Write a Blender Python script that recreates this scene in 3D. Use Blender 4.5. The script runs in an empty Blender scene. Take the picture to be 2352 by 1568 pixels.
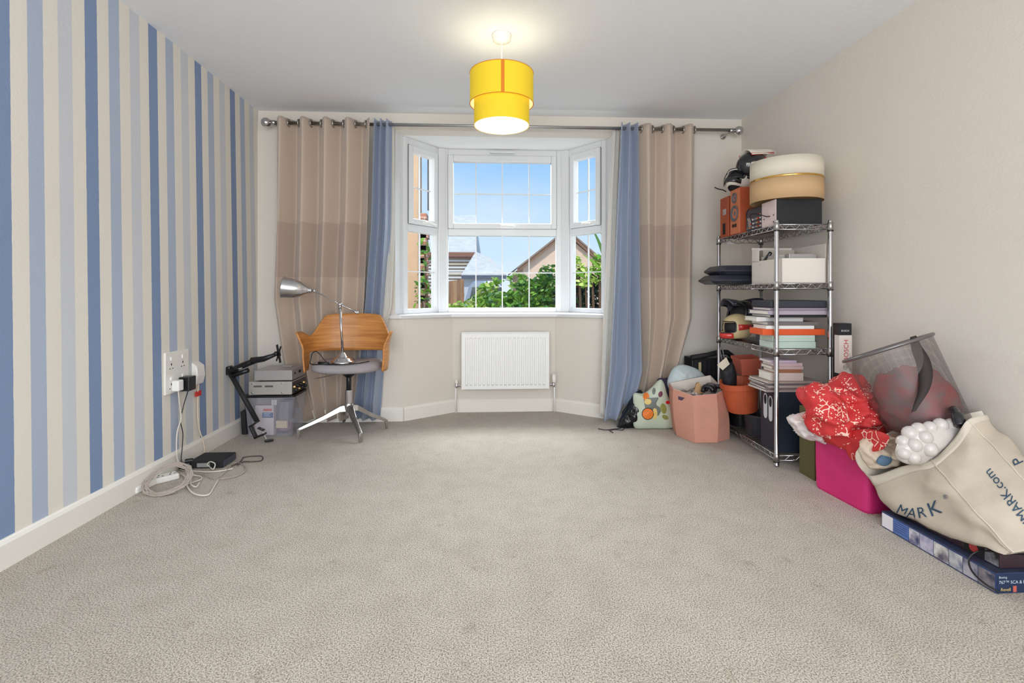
import bpy, bmesh, math, random
from mathutils import Vector, Matrix, noise, Euler
PI = math.pi
SC = bpy.context.scene
COL = SC.collection

# ------------------------------------------------------------------ camera, sky, lights, exposure
FPX = 1150.0
YAW = math.atan(61 / FPX)
CY, SY = math.cos(YAW), math.sin(YAW)
cam = bpy.data.cameras.new('camera')
cam.sensor_width = 36
cam.lens = 36 * FPX / 2352
cam.shift_y = -(784 - 672) / 2352
cam.clip_start = 0.02
camo = bpy.data.objects.new('camera', cam)
COL.objects.link(camo)
camo.location = (0, 0, 1.0)
camo.rotation_euler = (PI / 2, 0, -YAW)
SC.camera = camo

def lin(c):
    return tuple(((v / 255 / 12.92) if v / 255 <= 0.04045 else ((v / 255 + 0.055) / 1.055) ** 2.4) for v in c) + (1.0,)

world = bpy.data.worlds.new('sky')
SC.world = world
world.use_nodes = True
wt = world.node_tree
wt.nodes.clear()
wo = wt.nodes.new('ShaderNodeOutputWorld')
wb = wt.nodes.new('ShaderNodeBackground')
wb.inputs[1].default_value = 1.08
wtc = wt.nodes.new('ShaderNodeTexCoord')
wsx = wt.nodes.new('ShaderNodeSeparateXYZ')
wr = wt.nodes.new('ShaderNodeValToRGB')
wr.color_ramp.elements[0].position = 0.0
wr.color_ramp.elements[0].color = lin((226, 238, 250))
wr.color_ramp.elements[1].position = 0.9
wr.color_ramp.elements[1].color = lin((100, 165, 240))
e = wr.color_ramp.elements.new(0.07)
e.color = lin((206, 230, 252))
e = wr.color_ramp.elements.new(0.16)
e.color = lin((192, 222, 252))
e = wr.color_ramp.elements.new(0.27)
e.color = lin((150, 200, 252))
wn = wt.nodes.new('ShaderNodeTexNoise')
wn.inputs['Scale'].default_value = 3.2
wn.inputs['Detail'].default_value = 5
wmp = wt.nodes.new('ShaderNodeMapping')
wmp.inputs['Scale'].default_value = (1, 1, 3.2)
wcr = wt.nodes.new('ShaderNodeValToRGB')
wcr.color_ramp.elements[0].position = 0.45
wcr.color_ramp.elements[0].color = (0, 0, 0, 1)
wcr.color_ramp.elements[1].position = 0.75
wcr.color_ramp.elements[1].color = (0.45, 0.45, 0.45, 1)
wmx = wt.nodes.new('ShaderNodeMixRGB')
wmx.inputs[2].default_value = lin((236, 242, 250))
L = wt.links.new
L(wtc.outputs['Generated'], wsx.inputs[0]); L(wsx.outputs['Z'], wr.inputs[0])
L(wtc.outputs['Generated'], wmp.inputs[0]); L(wmp.outputs[0], wn.inputs[0]); L(wn.outputs[0], wcr.inputs[0])
L(wcr.outputs[0], wmx.inputs[0]); L(wr.outputs[0], wmx.inputs[1]); L(wmx.outputs[0], wb.inputs[0]); L(wb.outputs[0], wo.inputs[0])

def lamp(name, kind, loc, energy, color=(1, 1, 1), rot=(0, 0, 0), size=None, size_y=None, radius=None):
    l = bpy.data.lights.new(name, kind)
    l.energy = energy
    l.color = color
    if size:
        l.shape = 'RECTANGLE'; l.size = size; l.size_y = size_y or size
    if radius is not None:
        if kind == 'SUN': l.angle = radius
        else: l.shadow_soft_size = radius
    o = bpy.data.objects.new(name, l)
    o.location = loc
    o.rotation_euler = rot
    COL.objects.link(o)
    return o

# sun from behind the house, high
lamp('sun', 'SUN', (0, 0, 12), 2.6, (1, 0.96, 0.9), Euler((math.radians(38), 0, math.radians(-14))), radius=0.02)
# fill lamp added behind the viewer to brighten the room
lamp('rear_fill', 'AREA', (0.1, -1.72, 1.25), 117, (0.96, 0.98, 1.0), (PI / 2, 0, 0), 3.2, 2.1)
# added lamp above the bay, out of view, boosting its daylight
bayl = lamp('bay_daylight_boost', 'AREA', (0.165, 5.3, 3.15), 300, (0.93, 0.97, 1.0), (math.radians(-52), 0, 0), 2.8, 1.4)

bayl.data.spread = math.radians(115)
SC.view_settings.view_transform = 'Standard'
SC.view_settings.look = 'None'
SC.view_settings.exposure = 0.0
SC.view_settings.gamma = 1.0
SC.view_settings.use_curve_mapping = False
SC.cycles.max_bounces = 10
SC.cycles.diffuse_bounces = 6
SC.cycles.transparent_max_bounces = 24
SC.cycles.caustics_reflective = False
SC.cycles.caustics_refractive = False
SC.cycles.sample_clamp_indirect = 4.0
SC.cycles.use_denoising = True

# ------------------------------------------------------------------ helpers
def at(u, v, **k):
    """survey of the photograph: the world point of a sight line on a plane x=, y= or z="""
    a = (u - 1176) / FPX
    b = -(v - 672) / FPX
    d = (a * CY + SY, -a * SY + CY, b)
    if 'z' in k: t = (k['z'] - 1) / d[2]
    elif 'x' in k: t = k['x'] / d[0]
    else: t = k['y'] / d[1]
    return Vector((d[0] * t, d[1] * t, 1 + d[2] * t))

XF = {}
def empty(name, loc, rz=0.0, label=None, cat=None, group=None, rot=None):
    o = bpy.data.objects.new(name, None)
    o.location = loc
    o.rotation_euler = rot if rot else (0, 0, rz)
    o.empty_display_size = 0.05
    COL.objects.link(o)
    XF[o] = Matrix.Translation(Vector(loc)) @ Euler(rot if rot else (0, 0, rz)).to_matrix().to_4x4()
    tag(o, label, cat, group)
    return o

def tag(o, label=None, cat=None, group=None, kind=None):
    if label: o['label'] = label
    if cat: o['category'] = cat
    if group: o['group'] = group
    if kind: o['kind'] = kind
    return o

def RZ(a): return Matrix.Rotation(a, 3, 'Z')

def frame_for(d):
    d = d.normalized()
    up = Vector((0, 0, 1)) if abs(d.z) < 0.95 else Vector((1, 0, 0))
    a = d.cross(up).normalized()
    return a, d.cross(a).normalized()

class MB:
    def __init__(s):
        s.v = []; s.f = []; s.uv = {}
    def add(s, vs, fs):
        n = len(s.v)
        s.v += [Vector(p) for p in vs]
        s.f += [tuple(i + n for i in f) for f in fs]
        return s
    def box(s, c, d, R=None):
        x, y, z = d[0] / 2, d[1] / 2, d[2] / 2
        p = [Vector(q) for q in ((-x, -y, -z), (x, -y, -z), (x, y, -z), (-x, y, -z), (-x, -y, z), (x, -y, z), (x, y, z), (-x, y, z))]
        if R is not None: p = [R @ q for q in p]
        c = Vector(c)
        return s.add([q + c for q in p], [(0, 3, 2, 1), (4, 5, 6, 7), (0, 1, 5, 4), (1, 2, 6, 5), (2, 3, 7, 6), (3, 0, 4, 7)])
    def bb(s, x0, x1, y0, y1, z0, z1):
        return s.box(((x0 + x1) / 2, (y0 + y1) / 2, (z0 + z1) / 2), (x1 - x0, y1 - y0, z1 - z0))
    def prism(s, poly, z0, z1):
        n = len(poly)
        a = sum(poly[i][0] * poly[(i + 1) % n][1] - poly[(i + 1) % n][0] * poly[i][1] for i in range(n))
        if a < 0: poly = poly[::-1]
        return s.add([(p[0], p[1], z0) for p in poly] + [(p[0], p[1], z1) for p in poly],
                     [tuple(range(n))[::-1], tuple(range(n, 2 * n))] + [(i, (i + 1) % n, n + (i + 1) % n, n + i) for i in range(n)])
    def extr(s, poly, vec):
        """planar polygon of 3-D points extruded by vec"""
        n = len(poly); vec = Vector(vec)
        P = [Vector(p) for p in poly]
        return s.add(P + [p + vec for p in P], [tuple(range(n))[::-1], tuple(range(n, 2 * n))] + [(i, (i + 1) % n, n + (i + 1) % n, n + i) for i in range(n)])
    def tube(s, pts, r, n=8, closed=False, cap=True):
        P = [Vector(p) for p in pts]
        m = len(P)
        rr = r if isinstance(r, (list, tuple)) else [r] * m
        a = None; rings = []
        for i in range(m):
            if closed: d = P[(i + 1) % m] - P[i - 1]
            else: d = P[min(i + 1, m - 1)] - P[max(i - 1, 0)]
            if d.length < 1e-9: d = Vector((0, 0, 1))
            d.normalize()
            if a is None: a, b = frame_for(d)
            else:
                a = a - d * a.dot(d)
                if a.length < 1e-6: a, b = frame_for(d)
                a.normalize(); b = d.cross(a)
            rings.append([P[i] + (a * math.cos(2 * PI * k / n) + b * math.sin(2 * PI * k / n)) * rr[i] for k in range(n)])
        vs = [q for g in rings for q in g]
        fs = []
        for i in range(m if closed else m - 1):
            j = (i + 1) % m
            fs += [(i * n + k, i * n + (k + 1) % n, j * n + (k + 1) % n, j * n + k) for k in range(n)]
        if cap and not closed:
            fs += [tuple(range(n))[::-1], tuple((m - 1) * n + k for k in range(n))]
        return s.add(vs, fs)
    def lathe(s, prof, n=32, c=(0, 0, 0), R=None, sx=1, sy=1, close=False):
        vs = []; fs = []; c = Vector(c)
        for (r, z) in prof:
            for k in range(n):
                q = Vector((r * sx * math.cos(2 * PI * k / n), r * sy * math.sin(2 * PI * k / n), z))
                if R is not None: q = R @ q
                vs.append(q + c)
        m = len(prof)
        for i in range(m if close else m - 1):
            j = (i + 1) % m
            fs += [(i * n + k, i * n + (k + 1) % n, j * n + (k + 1) % n, j * n + k) for k in range(n)]
        return s.add(vs, fs)
    def disc(s, r, z, n=32, c=(0, 0, 0), R=None):
        return s.lathe([(r, z), (1e-4, z)], n, c, R)
    def sheet(s, rows, closed=False, uv=False):
        m = len(rows[0]); n0 = len(s.v)
        vs = [q for r in rows for q in r]
        fs = []
        for i in range(len(rows) - 1):
            for k in range(m if closed else m - 1):
                fs.append((i * m + k, i * m + (k + 1) % m, (i + 1) * m + (k + 1) % m, (i + 1) * m + k))
        return s.add(vs, fs)
    def ball(s, c, r, n=16, R=None):
        if not isinstance(r, (tuple, list)): r = (r, r, r)
        h = n // 2
        vs = []; fs = []; c = Vector(c)
        for i in range(h + 1):
            t = PI * i / h
            st = max(math.sin(t), 1e-3)
            for k in range(n):
                p = 2 * PI * k / n
                q = Vector((r[0] * st * math.cos(p), r[1] * st * math.sin(p), r[2] * math.cos(t)))
                if R is not None: q = R @ q
                vs.append(q + c)
        for i in range(h):
            fs += [(i * n + k, (i + 1) * n + k, (i + 1) * n + (k + 1) % n, i * n + (k + 1) % n) for k in range(n)]
        return s.add(vs, fs)
    def build(s, name, m, parent=None, smooth=False, local=False, bevel=0, solid=0, subd=0, label=None, cat=None, group=None, kind=None, uvgrid=None, base=None, offs=1):
        me = bpy.data.meshes.new(name)
        V = s.v
        o = bpy.data.objects.new(name, me)
        if parent is not None:
            if not local:
                inv = XF[parent].inverted()
                V = [inv @ q for q in V]
            XF[o] = XF[parent].copy()
        else:
            xs = [q.x for q in V]; ys = [q.y for q in V]; zs = [q.z for q in V]
            if base is None: base = Vector(((min(xs) + max(xs)) / 2, (min(ys) + max(ys)) / 2, min(zs)))
            V = [q - base for q in V]
            o.location = base
            XF[o] = Matrix.Translation(base)
        me.from_pydata([tuple(q) for q in V], [], s.f)
        if uvgrid:
            nr, nc = uvgrid
            ul = me.uv_layers.new(name='UVMap')
            idx = [l.vertex_index for l in me.loops]
            for k, vi in enumerate(idx):
                ul.data[k].uv = ((vi % nc) / (nc - 1), (vi // nc) / max(nr - 1, 1))
        me.materials.append(m)
        if smooth:
            for p in me.polygons: p.use_smooth = True
        me.update()
        COL.objects.link(o)
        if parent is not None: o.parent = parent
        if subd:
            md = o.modifiers.new('subd', 'SUBSURF'); md.levels = subd; md.render_levels = subd
        if solid:
            md = o.modifiers.new('solid', 'SOLIDIFY'); md.thickness = solid; md.offset = offs
        if bevel:
            md = o.modifiers.new('bevel', 'BEVEL'); md.width = bevel; md.segments = 2; md.limit_method = 'ANGLE'; md.angle_limit = math.radians(35)
        if smooth and bevel:
            md = o.modifiers.new('wn', 'WEIGHTED_NORMAL')
        tag(o, label, cat, group, kind)
        return o

def fix_normals(o):
    bm = bmesh.new(); bm.from_mesh(o.data); bmesh.ops.recalc_face_normals(bm, faces=bm.faces); bm.to_mesh(o.data); bm.free()
    return o

def cr(p0, p1, p2, p3, t):
    return 0.5 * ((2 * p1) + (p2 - p0) * t + (2 * p0 - 5 * p1 + 4 * p2 - p3) * t * t + (3 * p1 - p0 - 3 * p2 + p3) * t ** 3)
def spline(pts, n=6, closed=False):
    P = [Vector(p) for p in pts]; m = len(P); out = []
    segs = m if closed else m - 1
    for i in range(segs):
        if closed: a, b, c, d = P[i - 1], P[i], P[(i + 1) % m], P[(i + 2) % m]
        else: a, b, c, d = P[max(i - 1, 0)], P[i], P[i + 1], P[min(i + 2, m - 1)]
        for k in range(n): out.append(cr(a, b, c, d, k / n))
    if not closed: out.append(P[-1])
    return out

def fr(p, sc, sd=0.0):
    return noise.noise(Vector((p[0] * sc + sd, p[1] * sc - sd, p[2] * sc + 3.1 * sd)))

def pillow(outline, ax, val, front, back, amp=0.01, sc=9, seed=1.0, rings=12, sub=5, power=0.5, zmin=None, ridge=False, centre=None):
    """closed bulging solid whose outline (photo survey) lies on plane ax=val; front/back = how far it bulges"""
    P = [at(u, v, **{ax: val}) for (u, v) in outline]
    P = spline(P, sub, True)
    n = len(P)
    C = sum(P, Vector()) / n
    if centre: C = at(centre[0], centre[1], **{ax: val})
    dv = Vector((1, 0, 0)) if ax == 'x' else Vector((0, 1, 0))
    mb = MB(); rows = []
    prof = [(math.sin(PI / 2 * (1 - i / rings)), -math.sin(PI / 2 * i / rings)) for i in range(rings, -1, -1)]
    prof += [(math.cos(PI / 2 * i / rings), math.sin(PI / 2 * i / rings)) for i in range(1, rings + 1)]
    for (r, h) in prof:
        r = max(r, 0.004)
        row = []
        for q in P:
            s = C + (q - C) * r
            dd = (front if h < 0 else back) * h
            s = s + dv * dd
            g = fr(s, sc, seed)
            if ridge: g = 1 - 2 * abs(fr(s, sc, seed)) * 1.6
            g2 = fr(s, sc * 2.7, seed + 7)
            k = amp * (g + 0.5 * g2)
            n3 = (s - C)
            if n3.length > 1e-5: n3.normalize()
            s = s + (dv * (-1 if h < 0 else 1) * 0.8 * abs(h) + n3 * 0.35) * k
            if zmin is not None and s.z < zmin: s.z = zmin
            row.append(s)
        rows.append(row)
    mb.sheet(rows, closed=True)
    return mb

# ---------------------------------------------------------------- materials
MC = {}
def mat(name, rgb, rough=0.6, metal=0.0, var=0.0, vsc=6.0, bump=0.0, bsc=120.0, spec=0.5, alpha=None, emit=None, rgb2=None, sheen=0.0, trans=0.0, coat=0.0, stretch=None):
    if name in MC: return MC[name]
    m = bpy.data.materials.new(name); m.use_nodes = True
    nt = m.node_tree; b = nt.nodes['Principled BSDF']
    b.inputs['Base Color'].default_value = lin(rgb)
    b.inputs['Roughness'].default_value = rough
    b.inputs['Metallic'].default_value = metal
    b.inputs['Specular IOR Level'].default_value = spec
    if coat: b.inputs['Coat Weight'].default_value = coat
    if sheen: b.inputs['Sheen Weight'].default_value = sheen
    tc = nt.nodes.new('ShaderNodeTexCoord')
    src = tc.outputs['Object']
    if stretch:
        mp = nt.nodes.new('ShaderNodeMapping'); mp.inputs['Scale'].default_value = stretch
        nt.links.new(src, mp.inputs[0]); src = mp.outputs[0]
    if var or rgb2:
        n = nt.nodes.new('ShaderNodeTexNoise'); n.inputs['Scale'].default_value = vsc; n.inputs['Detail'].default_value = 4
        nt.links.new(src, n.inputs[0])
        cr_ = nt.nodes.new('ShaderNodeValToRGB')
        cr_.color_ramp.elements[0].position = 0.35; cr_.color_ramp.elements[1].position = 0.65
        if rgb2: a, c = lin(rgb), lin(rgb2)
        else:
            a = lin(tuple(max(0, x * (1 - var)) for x in rgb)); c = lin(tuple(min(255, x * (1 + var)) for x in rgb))
        cr_.color_ramp.elements[0].color = a; cr_.color_ramp.elements[1].color = c
        nt.links.new(n.outputs[0], cr_.inputs[0]); nt.links.new(cr_.outputs[0], b.inputs['Base Color'])
    if bump:
        n2 = nt.nodes.new('ShaderNodeTexNoise'); n2.inputs['Scale'].default_value = bsc; n2.inputs['Detail'].default_value = 3
        nt.links.new(src, n2.inputs[0])
        bp = nt.nodes.new('ShaderNodeBump'); bp.inputs['Strength'].default_value = bump; bp.inputs['Distance'].default_value = 0.01
        nt.links.new(n2.outputs[0], bp.inputs['Height']); nt.links.new(bp.outputs[0], b.inputs['Normal'])
    if emit:
        b.inputs['Emission Color'].default_value = lin(emit[0]); b.inputs['Emission Strength'].default_value = emit[1]
    out = nt.nodes['Material Output']
    if trans:
        t = nt.nodes.new('ShaderNodeBsdfTranslucent'); t.inputs[0].default_value = lin(rgb)
        mx = nt.nodes.new('ShaderNodeMixShader'); mx.inputs[0].default_value = trans
        nt.links.new(b.outputs[0], mx.inputs[1]); nt.links.new(t.outputs[0], mx.inputs[2]); nt.links.new(mx.outputs[0], out.inputs[0])
    if alpha is not None:
        t = nt.nodes.new('ShaderNodeBsdfTransparent'); t.inputs[0].default_value = (1, 1, 1, 1)
        mx = nt.nodes.new('ShaderNodeMixShader'); mx.inputs[0].default_value = alpha
        nt.links.new(t.outputs[0], mx.inputs[1]); nt.links.new(b.outputs[0], mx.inputs[2]); nt.links.new(mx.outputs[0], out.inputs[0])
    MC[name] = m
    return m

def glass_mat():
    m = bpy.data.materials.new('window glass'); m.use_nodes = True
    nt = m.node_tree; nt.nodes.clear()
    o = nt.nodes.new('ShaderNodeOutputMaterial'); t = nt.nodes.new('ShaderNodeBsdfTransparent'); g = nt.nodes.new('ShaderNodeBsdfGlossy')
    g.inputs['Roughness'].default_value = 0.02
    t.inputs[0].default_value = (0.97, 0.985, 0.98, 1)
    fz = nt.nodes.new('ShaderNodeFresnel'); fz.inputs[0].default_value = 1.3
    mx = nt.nodes.new('ShaderNodeMixShader')
    fm = nt.nodes.new('ShaderNodeMath'); fm.operation = 'MULTIPLY'; fm.inputs[1].default_value = .08; nt.links.new(fz.outputs[0], fm.inputs[0])
    nt.links.new(fm.outputs[0], mx.inputs[0]); nt.links.new(t.outputs[0], mx.inputs[1]); nt.links.new(g.outputs[0], mx.inputs[2]); nt.links.new(mx.outputs[0], o.inputs[0])
    return m

def ramp_mat(name, build):
    m = bpy.data.materials.new(name); m.use_nodes = True
    nt = m.node_tree; b = nt.nodes['Principled BSDF']
    build(nt, b)
    return m

def math_node(nt, op, a, b=None):
    n = nt.nodes.new('ShaderNodeMath'); n.operation = op
    for i, q in enumerate((a, b)):
        if q is None: continue
        if isinstance(q, (int, float)): n.inputs[i].default_value = q
        else: nt.links.new(q, n.inputs[i])
    return n.outputs[0]

def b_stripes(nt, b):
    b.inputs['Roughness'].default_value = 0.75
    g = nt.nodes.new('ShaderNodeNewGeometry'); sx = nt.nodes.new('ShaderNodeSeparateXYZ'); nt.links.new(g.outputs['Position'], sx.inputs[0])
    y, z = sx.outputs['Y'], sx.outputs['Z']
    k = math_node(nt, 'ADD', math_node(nt, 'MULTIPLY', math_node(nt, 'SUBTRACT', y, 1.8), 0.013), 0.009)
    sh = math_node(nt, 'MULTIPLY', math_node(nt, 'SUBTRACT', z, 1.1), k)
    nz = nt.nodes.new('ShaderNodeTexNoise'); nz.inputs['Scale'].default_value = 25; nt.links.new(g.outputs['Position'], nz.inputs[0])
    wob = math_node(nt, 'MULTIPLY', math_node(nt, 'SUBTRACT', nz.outputs[0], 0.5), 0.004)
    yy = math_node(nt, 'ADD', math_node(nt, 'ADD', y, sh), wob)
    m = math_node(nt, 'FRACT', math_node(nt, 'DIVIDE', math_node(nt, 'SUBTRACT', yy, 2.301 - 4.226), 0.4226))
    r = nt.nodes.new('ShaderNodeValToRGB'); r.color_ramp.interpolation = 'CONSTANT'
    cream = lin((228, 222, 212))
    st = [(0, lin((126, 146, 180))), (1 / 6, cream), (2 / 6, lin((172, 184, 204))), (3 / 6, cream), (4 / 6, lin((203, 206, 212))), (5 / 6, cream)]
    el = r.color_ramp.elements
    el[0].position = 0; el[0].color = st[0][1]; el[1].position = st[1][0]; el[1].color = st[1][1]
    for p, c in st[2:]:
        q = el.new(p); q.color = c
    nt.links.new(m, r.inputs[0]); nt.links.new(r.outputs[0], b.inputs['Base Color'])
    n2 = nt.nodes.new('ShaderNodeTexNoise'); n2.inputs['Scale'].default_value = 90; nt.links.new(g.outputs['Position'], n2.inputs[0])
    bp = nt.nodes.new('ShaderNodeBump'); bp.inputs['Strength'].default_value = 0.12; bp.inputs['Distance'].default_value = 0.01
    nt.links.new(n2.outputs[0], bp.inputs['Height']); nt.links.new(bp.outputs[0], b.inputs['Normal'])

def b_carpet(nt, b):
    b.inputs['Roughness'].default_value = 0.95; b.inputs['Specular IOR Level'].default_value = 0.1
    b.inputs['Sheen Weight'].default_value = 0.15
    g = nt.nodes.new('ShaderNodeNewGeometry')
    def nz(s, d):
        n = nt.nodes.new('ShaderNodeTexNoise'); n.inputs['Scale'].default_value = s; n.inputs['Detail'].default_value = d
        nt.links.new(g.outputs['Position'], n.inputs[0]); return n.outputs[0]
    def rmp(src, p0, c0, p1, c1):
        r = nt.nodes.new('ShaderNodeValToRGB'); r.color_ramp.elements[0].position = p0; r.color_ramp.elements[1].position = p1
        r.color_ramp.elements[0].color = c0; r.color_ramp.elements[1].color = c1; nt.links.new(src, r.inputs[0]); return r.outputs[0]
    def mul(a, c, f=1.0):
        x = nt.nodes.new('ShaderNodeMixRGB'); x.blend_type = 'MULTIPLY'; x.inputs[0].default_value = f
        nt.links.new(a, x.inputs[1]); nt.links.new(c, x.inputs[2]); return x.outputs[0]
    fine = rmp(nz(230, 8), 0.36, lin((122, 112, 99)), 0.60, lin((210, 201, 189)))
    mid = rmp(nz(9, 8), 0.38, (0.93, 0.925, 0.915, 1), 0.58, (1, 1, 1, 1))
    big = rmp(nz(2.2, 5), 0.3, (0.95, 0.945, 0.935, 1), 0.62, (1, 1, 1, 1))
    spot = rmp(nz(13, 6), 0.26, (0.82, 0.80, 0.76, 1), 0.37, (1, 1, 1, 1))
    nt.links.new(mul(mul(mul(fine, mid), big), spot), b.inputs['Base Color'])
    bp = nt.nodes.new('ShaderNodeBump'); bp.inputs['Strength'].default_value = 0.4; bp.inputs['Distance'].default_value = 0.005
    nt.links.new(nz(260, 3), bp.inputs['Height']); nt.links.new(bp.outputs[0], b.inputs['Normal'])

def b_redcloth(nt, b):
    b.inputs['Roughness'].default_value = 0.7
    tc = nt.nodes.new('ShaderNodeTexCoord')
    v = nt.nodes.new('ShaderNodeTexVoronoi'); v.inputs['Scale'].default_value = 85; nt.links.new(tc.outputs['Object'], v.inputs[0])
    dots = math_node(nt, 'LESS_THAN', v.outputs['Distance'], 0.30)
    v2 = nt.nodes.new('ShaderNodeTexVoronoi'); v2.inputs['Scale'].default_value = 30; v2.feature = 'DISTANCE_TO_EDGE'; nt.links.new(tc.outputs['Object'], v2.inputs[0])
    n = nt.nodes.new('ShaderNodeTexNoise'); n.inputs['Scale'].default_value = 11; nt.links.new(tc.outputs['Object'], n.inputs[0])
    wv = nt.nodes.new('ShaderNodeTexWave'); wv.inputs['Scale'].default_value = 5.5; wv.inputs['Distortion'].default_value = 5; nt.links.new(tc.outputs['Object'], wv.inputs[0])
    band = math_node(nt, 'GREATER_THAN', wv.outputs['Fac'], 0.68)
    edge = math_node(nt, 'MULTIPLY', math_node(nt, 'LESS_THAN', v2.outputs[0], 0.05), math_node(nt, 'GREATER_THAN', n.outputs[0], 0.56))
    f = math_node(nt, 'MAXIMUM', math_node(nt, 'MULTIPLY', dots, band), edge)
    mx = nt.nodes.new('ShaderNodeMixRGB'); mx.inputs[1].default_value = lin((200, 50, 52)); mx.inputs[2].default_value = lin((250, 214, 196))
    nt.links.new(f, mx.inputs[0]); nt.links.new(mx.outputs[0], b.inputs['Base Color'])

def b_meshwire(nt, b):
    b.inputs['Base Color'].default_value = lin((120, 112, 108)); b.inputs['Metallic'].default_value = 0.4; b.inputs['Roughness'].default_value = 0.45
    tc = nt.nodes.new('ShaderNodeTexCoord'); sx = nt.nodes.new('ShaderNodeSeparateXYZ'); nt.links.new(tc.outputs['UV'], sx.inputs[0])
    a = math_node(nt, 'LESS_THAN', math_node(nt, 'FRACT', math_node(nt, 'MULTIPLY', sx.outputs['X'], 340)), 0.22)
    c = math_node(nt, 'LESS_THAN', math_node(nt, 'FRACT', math_node(nt, 'MULTIPLY', sx.outputs['Y'], 100)), 0.22)
    f = math_node(nt, 'MAXIMUM', a, c)
    t = nt.nodes.new('ShaderNodeBsdfTransparent'); mx = nt.nodes.new('ShaderNodeMixShader')
    nt.links.new(f, mx.inputs[0]); nt.links.new(t.outputs[0], mx.inputs[1]); nt.links.new(b.outputs[0], mx.inputs[2])
    nt.links.new(mx.outputs[0], nt.nodes['Material Output'].inputs[0])

def b_brick(nt, b):
    tc = nt.nodes.new('ShaderNodeTexCoord'); mp = nt.nodes.new('ShaderNodeMapping'); mp.inputs['Rotation'].default_value = (PI / 2, 0, 0)
    br = nt.nodes.new('ShaderNodeTexBrick'); br.inputs['Scale'].default_value = 4.4
    br.inputs['Color1'].default_value = lin((150, 88, 66)); br.inputs['Color2'].default_value = lin((176, 110, 84)); br.inputs['Mortar'].default_value = lin((190, 175, 160))
    nt.links.new(tc.outputs['Object'], mp.inputs[0]); nt.links.new(mp.outputs[0], br.inputs[0]); nt.links.new(br.outputs[0], b.inputs['Base Color'])

def b_wood(nt, b):
    b.inputs['Roughness'].default_value = 0.38
    tc = nt.nodes.new('ShaderNodeTexCoord'); mp = nt.nodes.new('ShaderNodeMapping'); mp.inputs['Scale'].default_value = (1.5, 1.5, 26)
    n = nt.nodes.new('ShaderNodeTexNoise'); n.inputs['Scale'].default_value = 3; n.inputs['Detail'].default_value = 6
    r = nt.nodes.new('ShaderNodeValToRGB'); r.color_ramp.elements[0].position = 0.3; r.color_ramp.elements[1].position = 0.7
    r.color_ramp.elements[0].color = lin((176, 112, 52)); r.color_ramp.elements[1].color = lin((212, 148, 82))
    nt.links.new(tc.outputs['Object'], mp.inputs[0]); nt.links.new(mp.outputs[0], n.inputs[0]); nt.links.new(n.outputs[0], r.inputs[0]); nt.links.new(r.outputs[0], b.inputs['Base Color'])

def b_curtain(nt, b):
    b.inputs['Roughness'].default_value = 0.7; b.inputs['Sheen Weight'].default_value = 0.3
    g = nt.nodes.new('ShaderNodeNewGeometry'); sx = nt.nodes.new('ShaderNodeSeparateXYZ'); nt.links.new(g.outputs['Position'], sx.inputs[0])
    f = math_node(nt, 'MULTIPLY', math_node(nt, 'GREATER_THAN', sx.outputs['Z'], 1.117), math_node(nt, 'LESS_THAN', sx.outputs['Z'], 1.525))
    n = nt.nodes.new('ShaderNodeTexNoise'); n.inputs['Scale'].default_value = 240; nt.links.new(g.outputs['Position'], n.inputs[0])
    mx = nt.nodes.new('ShaderNodeMixRGB'); mx.inputs[1].default_value = lin((190, 172, 156)); mx.inputs[2].default_value = lin((176, 157, 143)); nt.links.new(f, mx.inputs[0])
    nt.links.new(mx.outputs[0], b.inputs['Base Color'])
    bp = nt.nodes.new('ShaderNodeBump'); bp.inputs['Strength'].default_value = 0.15; bp.inputs['Distance'].default_value = 0.01
    nt.links.new(n.outputs[0], bp.inputs['Height']); nt.links.new(bp.outputs[0], b.inputs['Normal'])

M_stripes = ramp_mat('striped paint', b_stripes)
M_carpet = ramp_mat('carpet', b_carpet)
M_red = ramp_mat('red festive cloth', b_redcloth)
M_wire = ramp_mat('fine wire mesh', b_meshwire)
M_brick = ramp_mat('brick', b_brick)
M_wood = ramp_mat('plywood', b_wood)
M_curt = ramp_mat('beige curtain cloth', b_curtain)
M_glass = glass_mat()
M_wall = mat('cream wall paint', (222, 215, 205), 0.8, bump=0.1, bsc=90)
M_ceil = mat('ceiling paint', (236, 238, 241), 0.85, bump=0.08, bsc=70)
M_white = mat('white gloss', (240, 240, 238), 0.35)
M_trim = mat('skirting gloss', (236, 232, 224), 0.4)
M_pvc = mat('white upvc', (220, 221, 222), 0.28)
M_blue = mat('blue curtain cloth', (146, 158, 180), 0.7, sheen=0.3, bump=0.15, bsc=240)
M_lining = mat('curtain lining', (226, 224, 218), 0.8, trans=0.3)
M_chrome = mat('chrome', (205, 205, 208), 0.16, 1.0)
M_steel = mat('brushed steel', (176, 174, 170), 0.3, 1.0)
M_black = mat('black plastic', (22, 22, 25), 0.35)
M_mblack = mat('matt black', (26, 26, 30), 0.65)
M_plw = mat('white plastic', (236, 234, 228), 0.35)
M_dark = mat('dark slot', (30, 28, 28), 0.8)
M_silver = mat('silver casing', (172, 168, 168), 0.38, 0.4)

# ---------------------------------------------------------------- room
XL, XR, YB, HC = -1.75, 2.07, 3.95, 2.40
YR = -1.75
def struct(mb, name, m, **k): return mb.build(name, m, kind='structure', **k)
struct(MB().bb(XL - .1, XR + .1, YR, 4.62, -.12, 0), 'floor', M_carpet)
struct(MB().bb(XL - .1, XR + .1, YR, YB + .02, HC, HC + .15), 'ceiling', M_ceil)
struct(MB().bb(XL - .1, XL, YR, YB, 0, HC), 'wall_left', M_stripes, base=Vector((XL, 1, 0)))
struct(MB().bb(XR, XR + .1, YR, YB, 0, HC), 'wall_right', M_wall)
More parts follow.
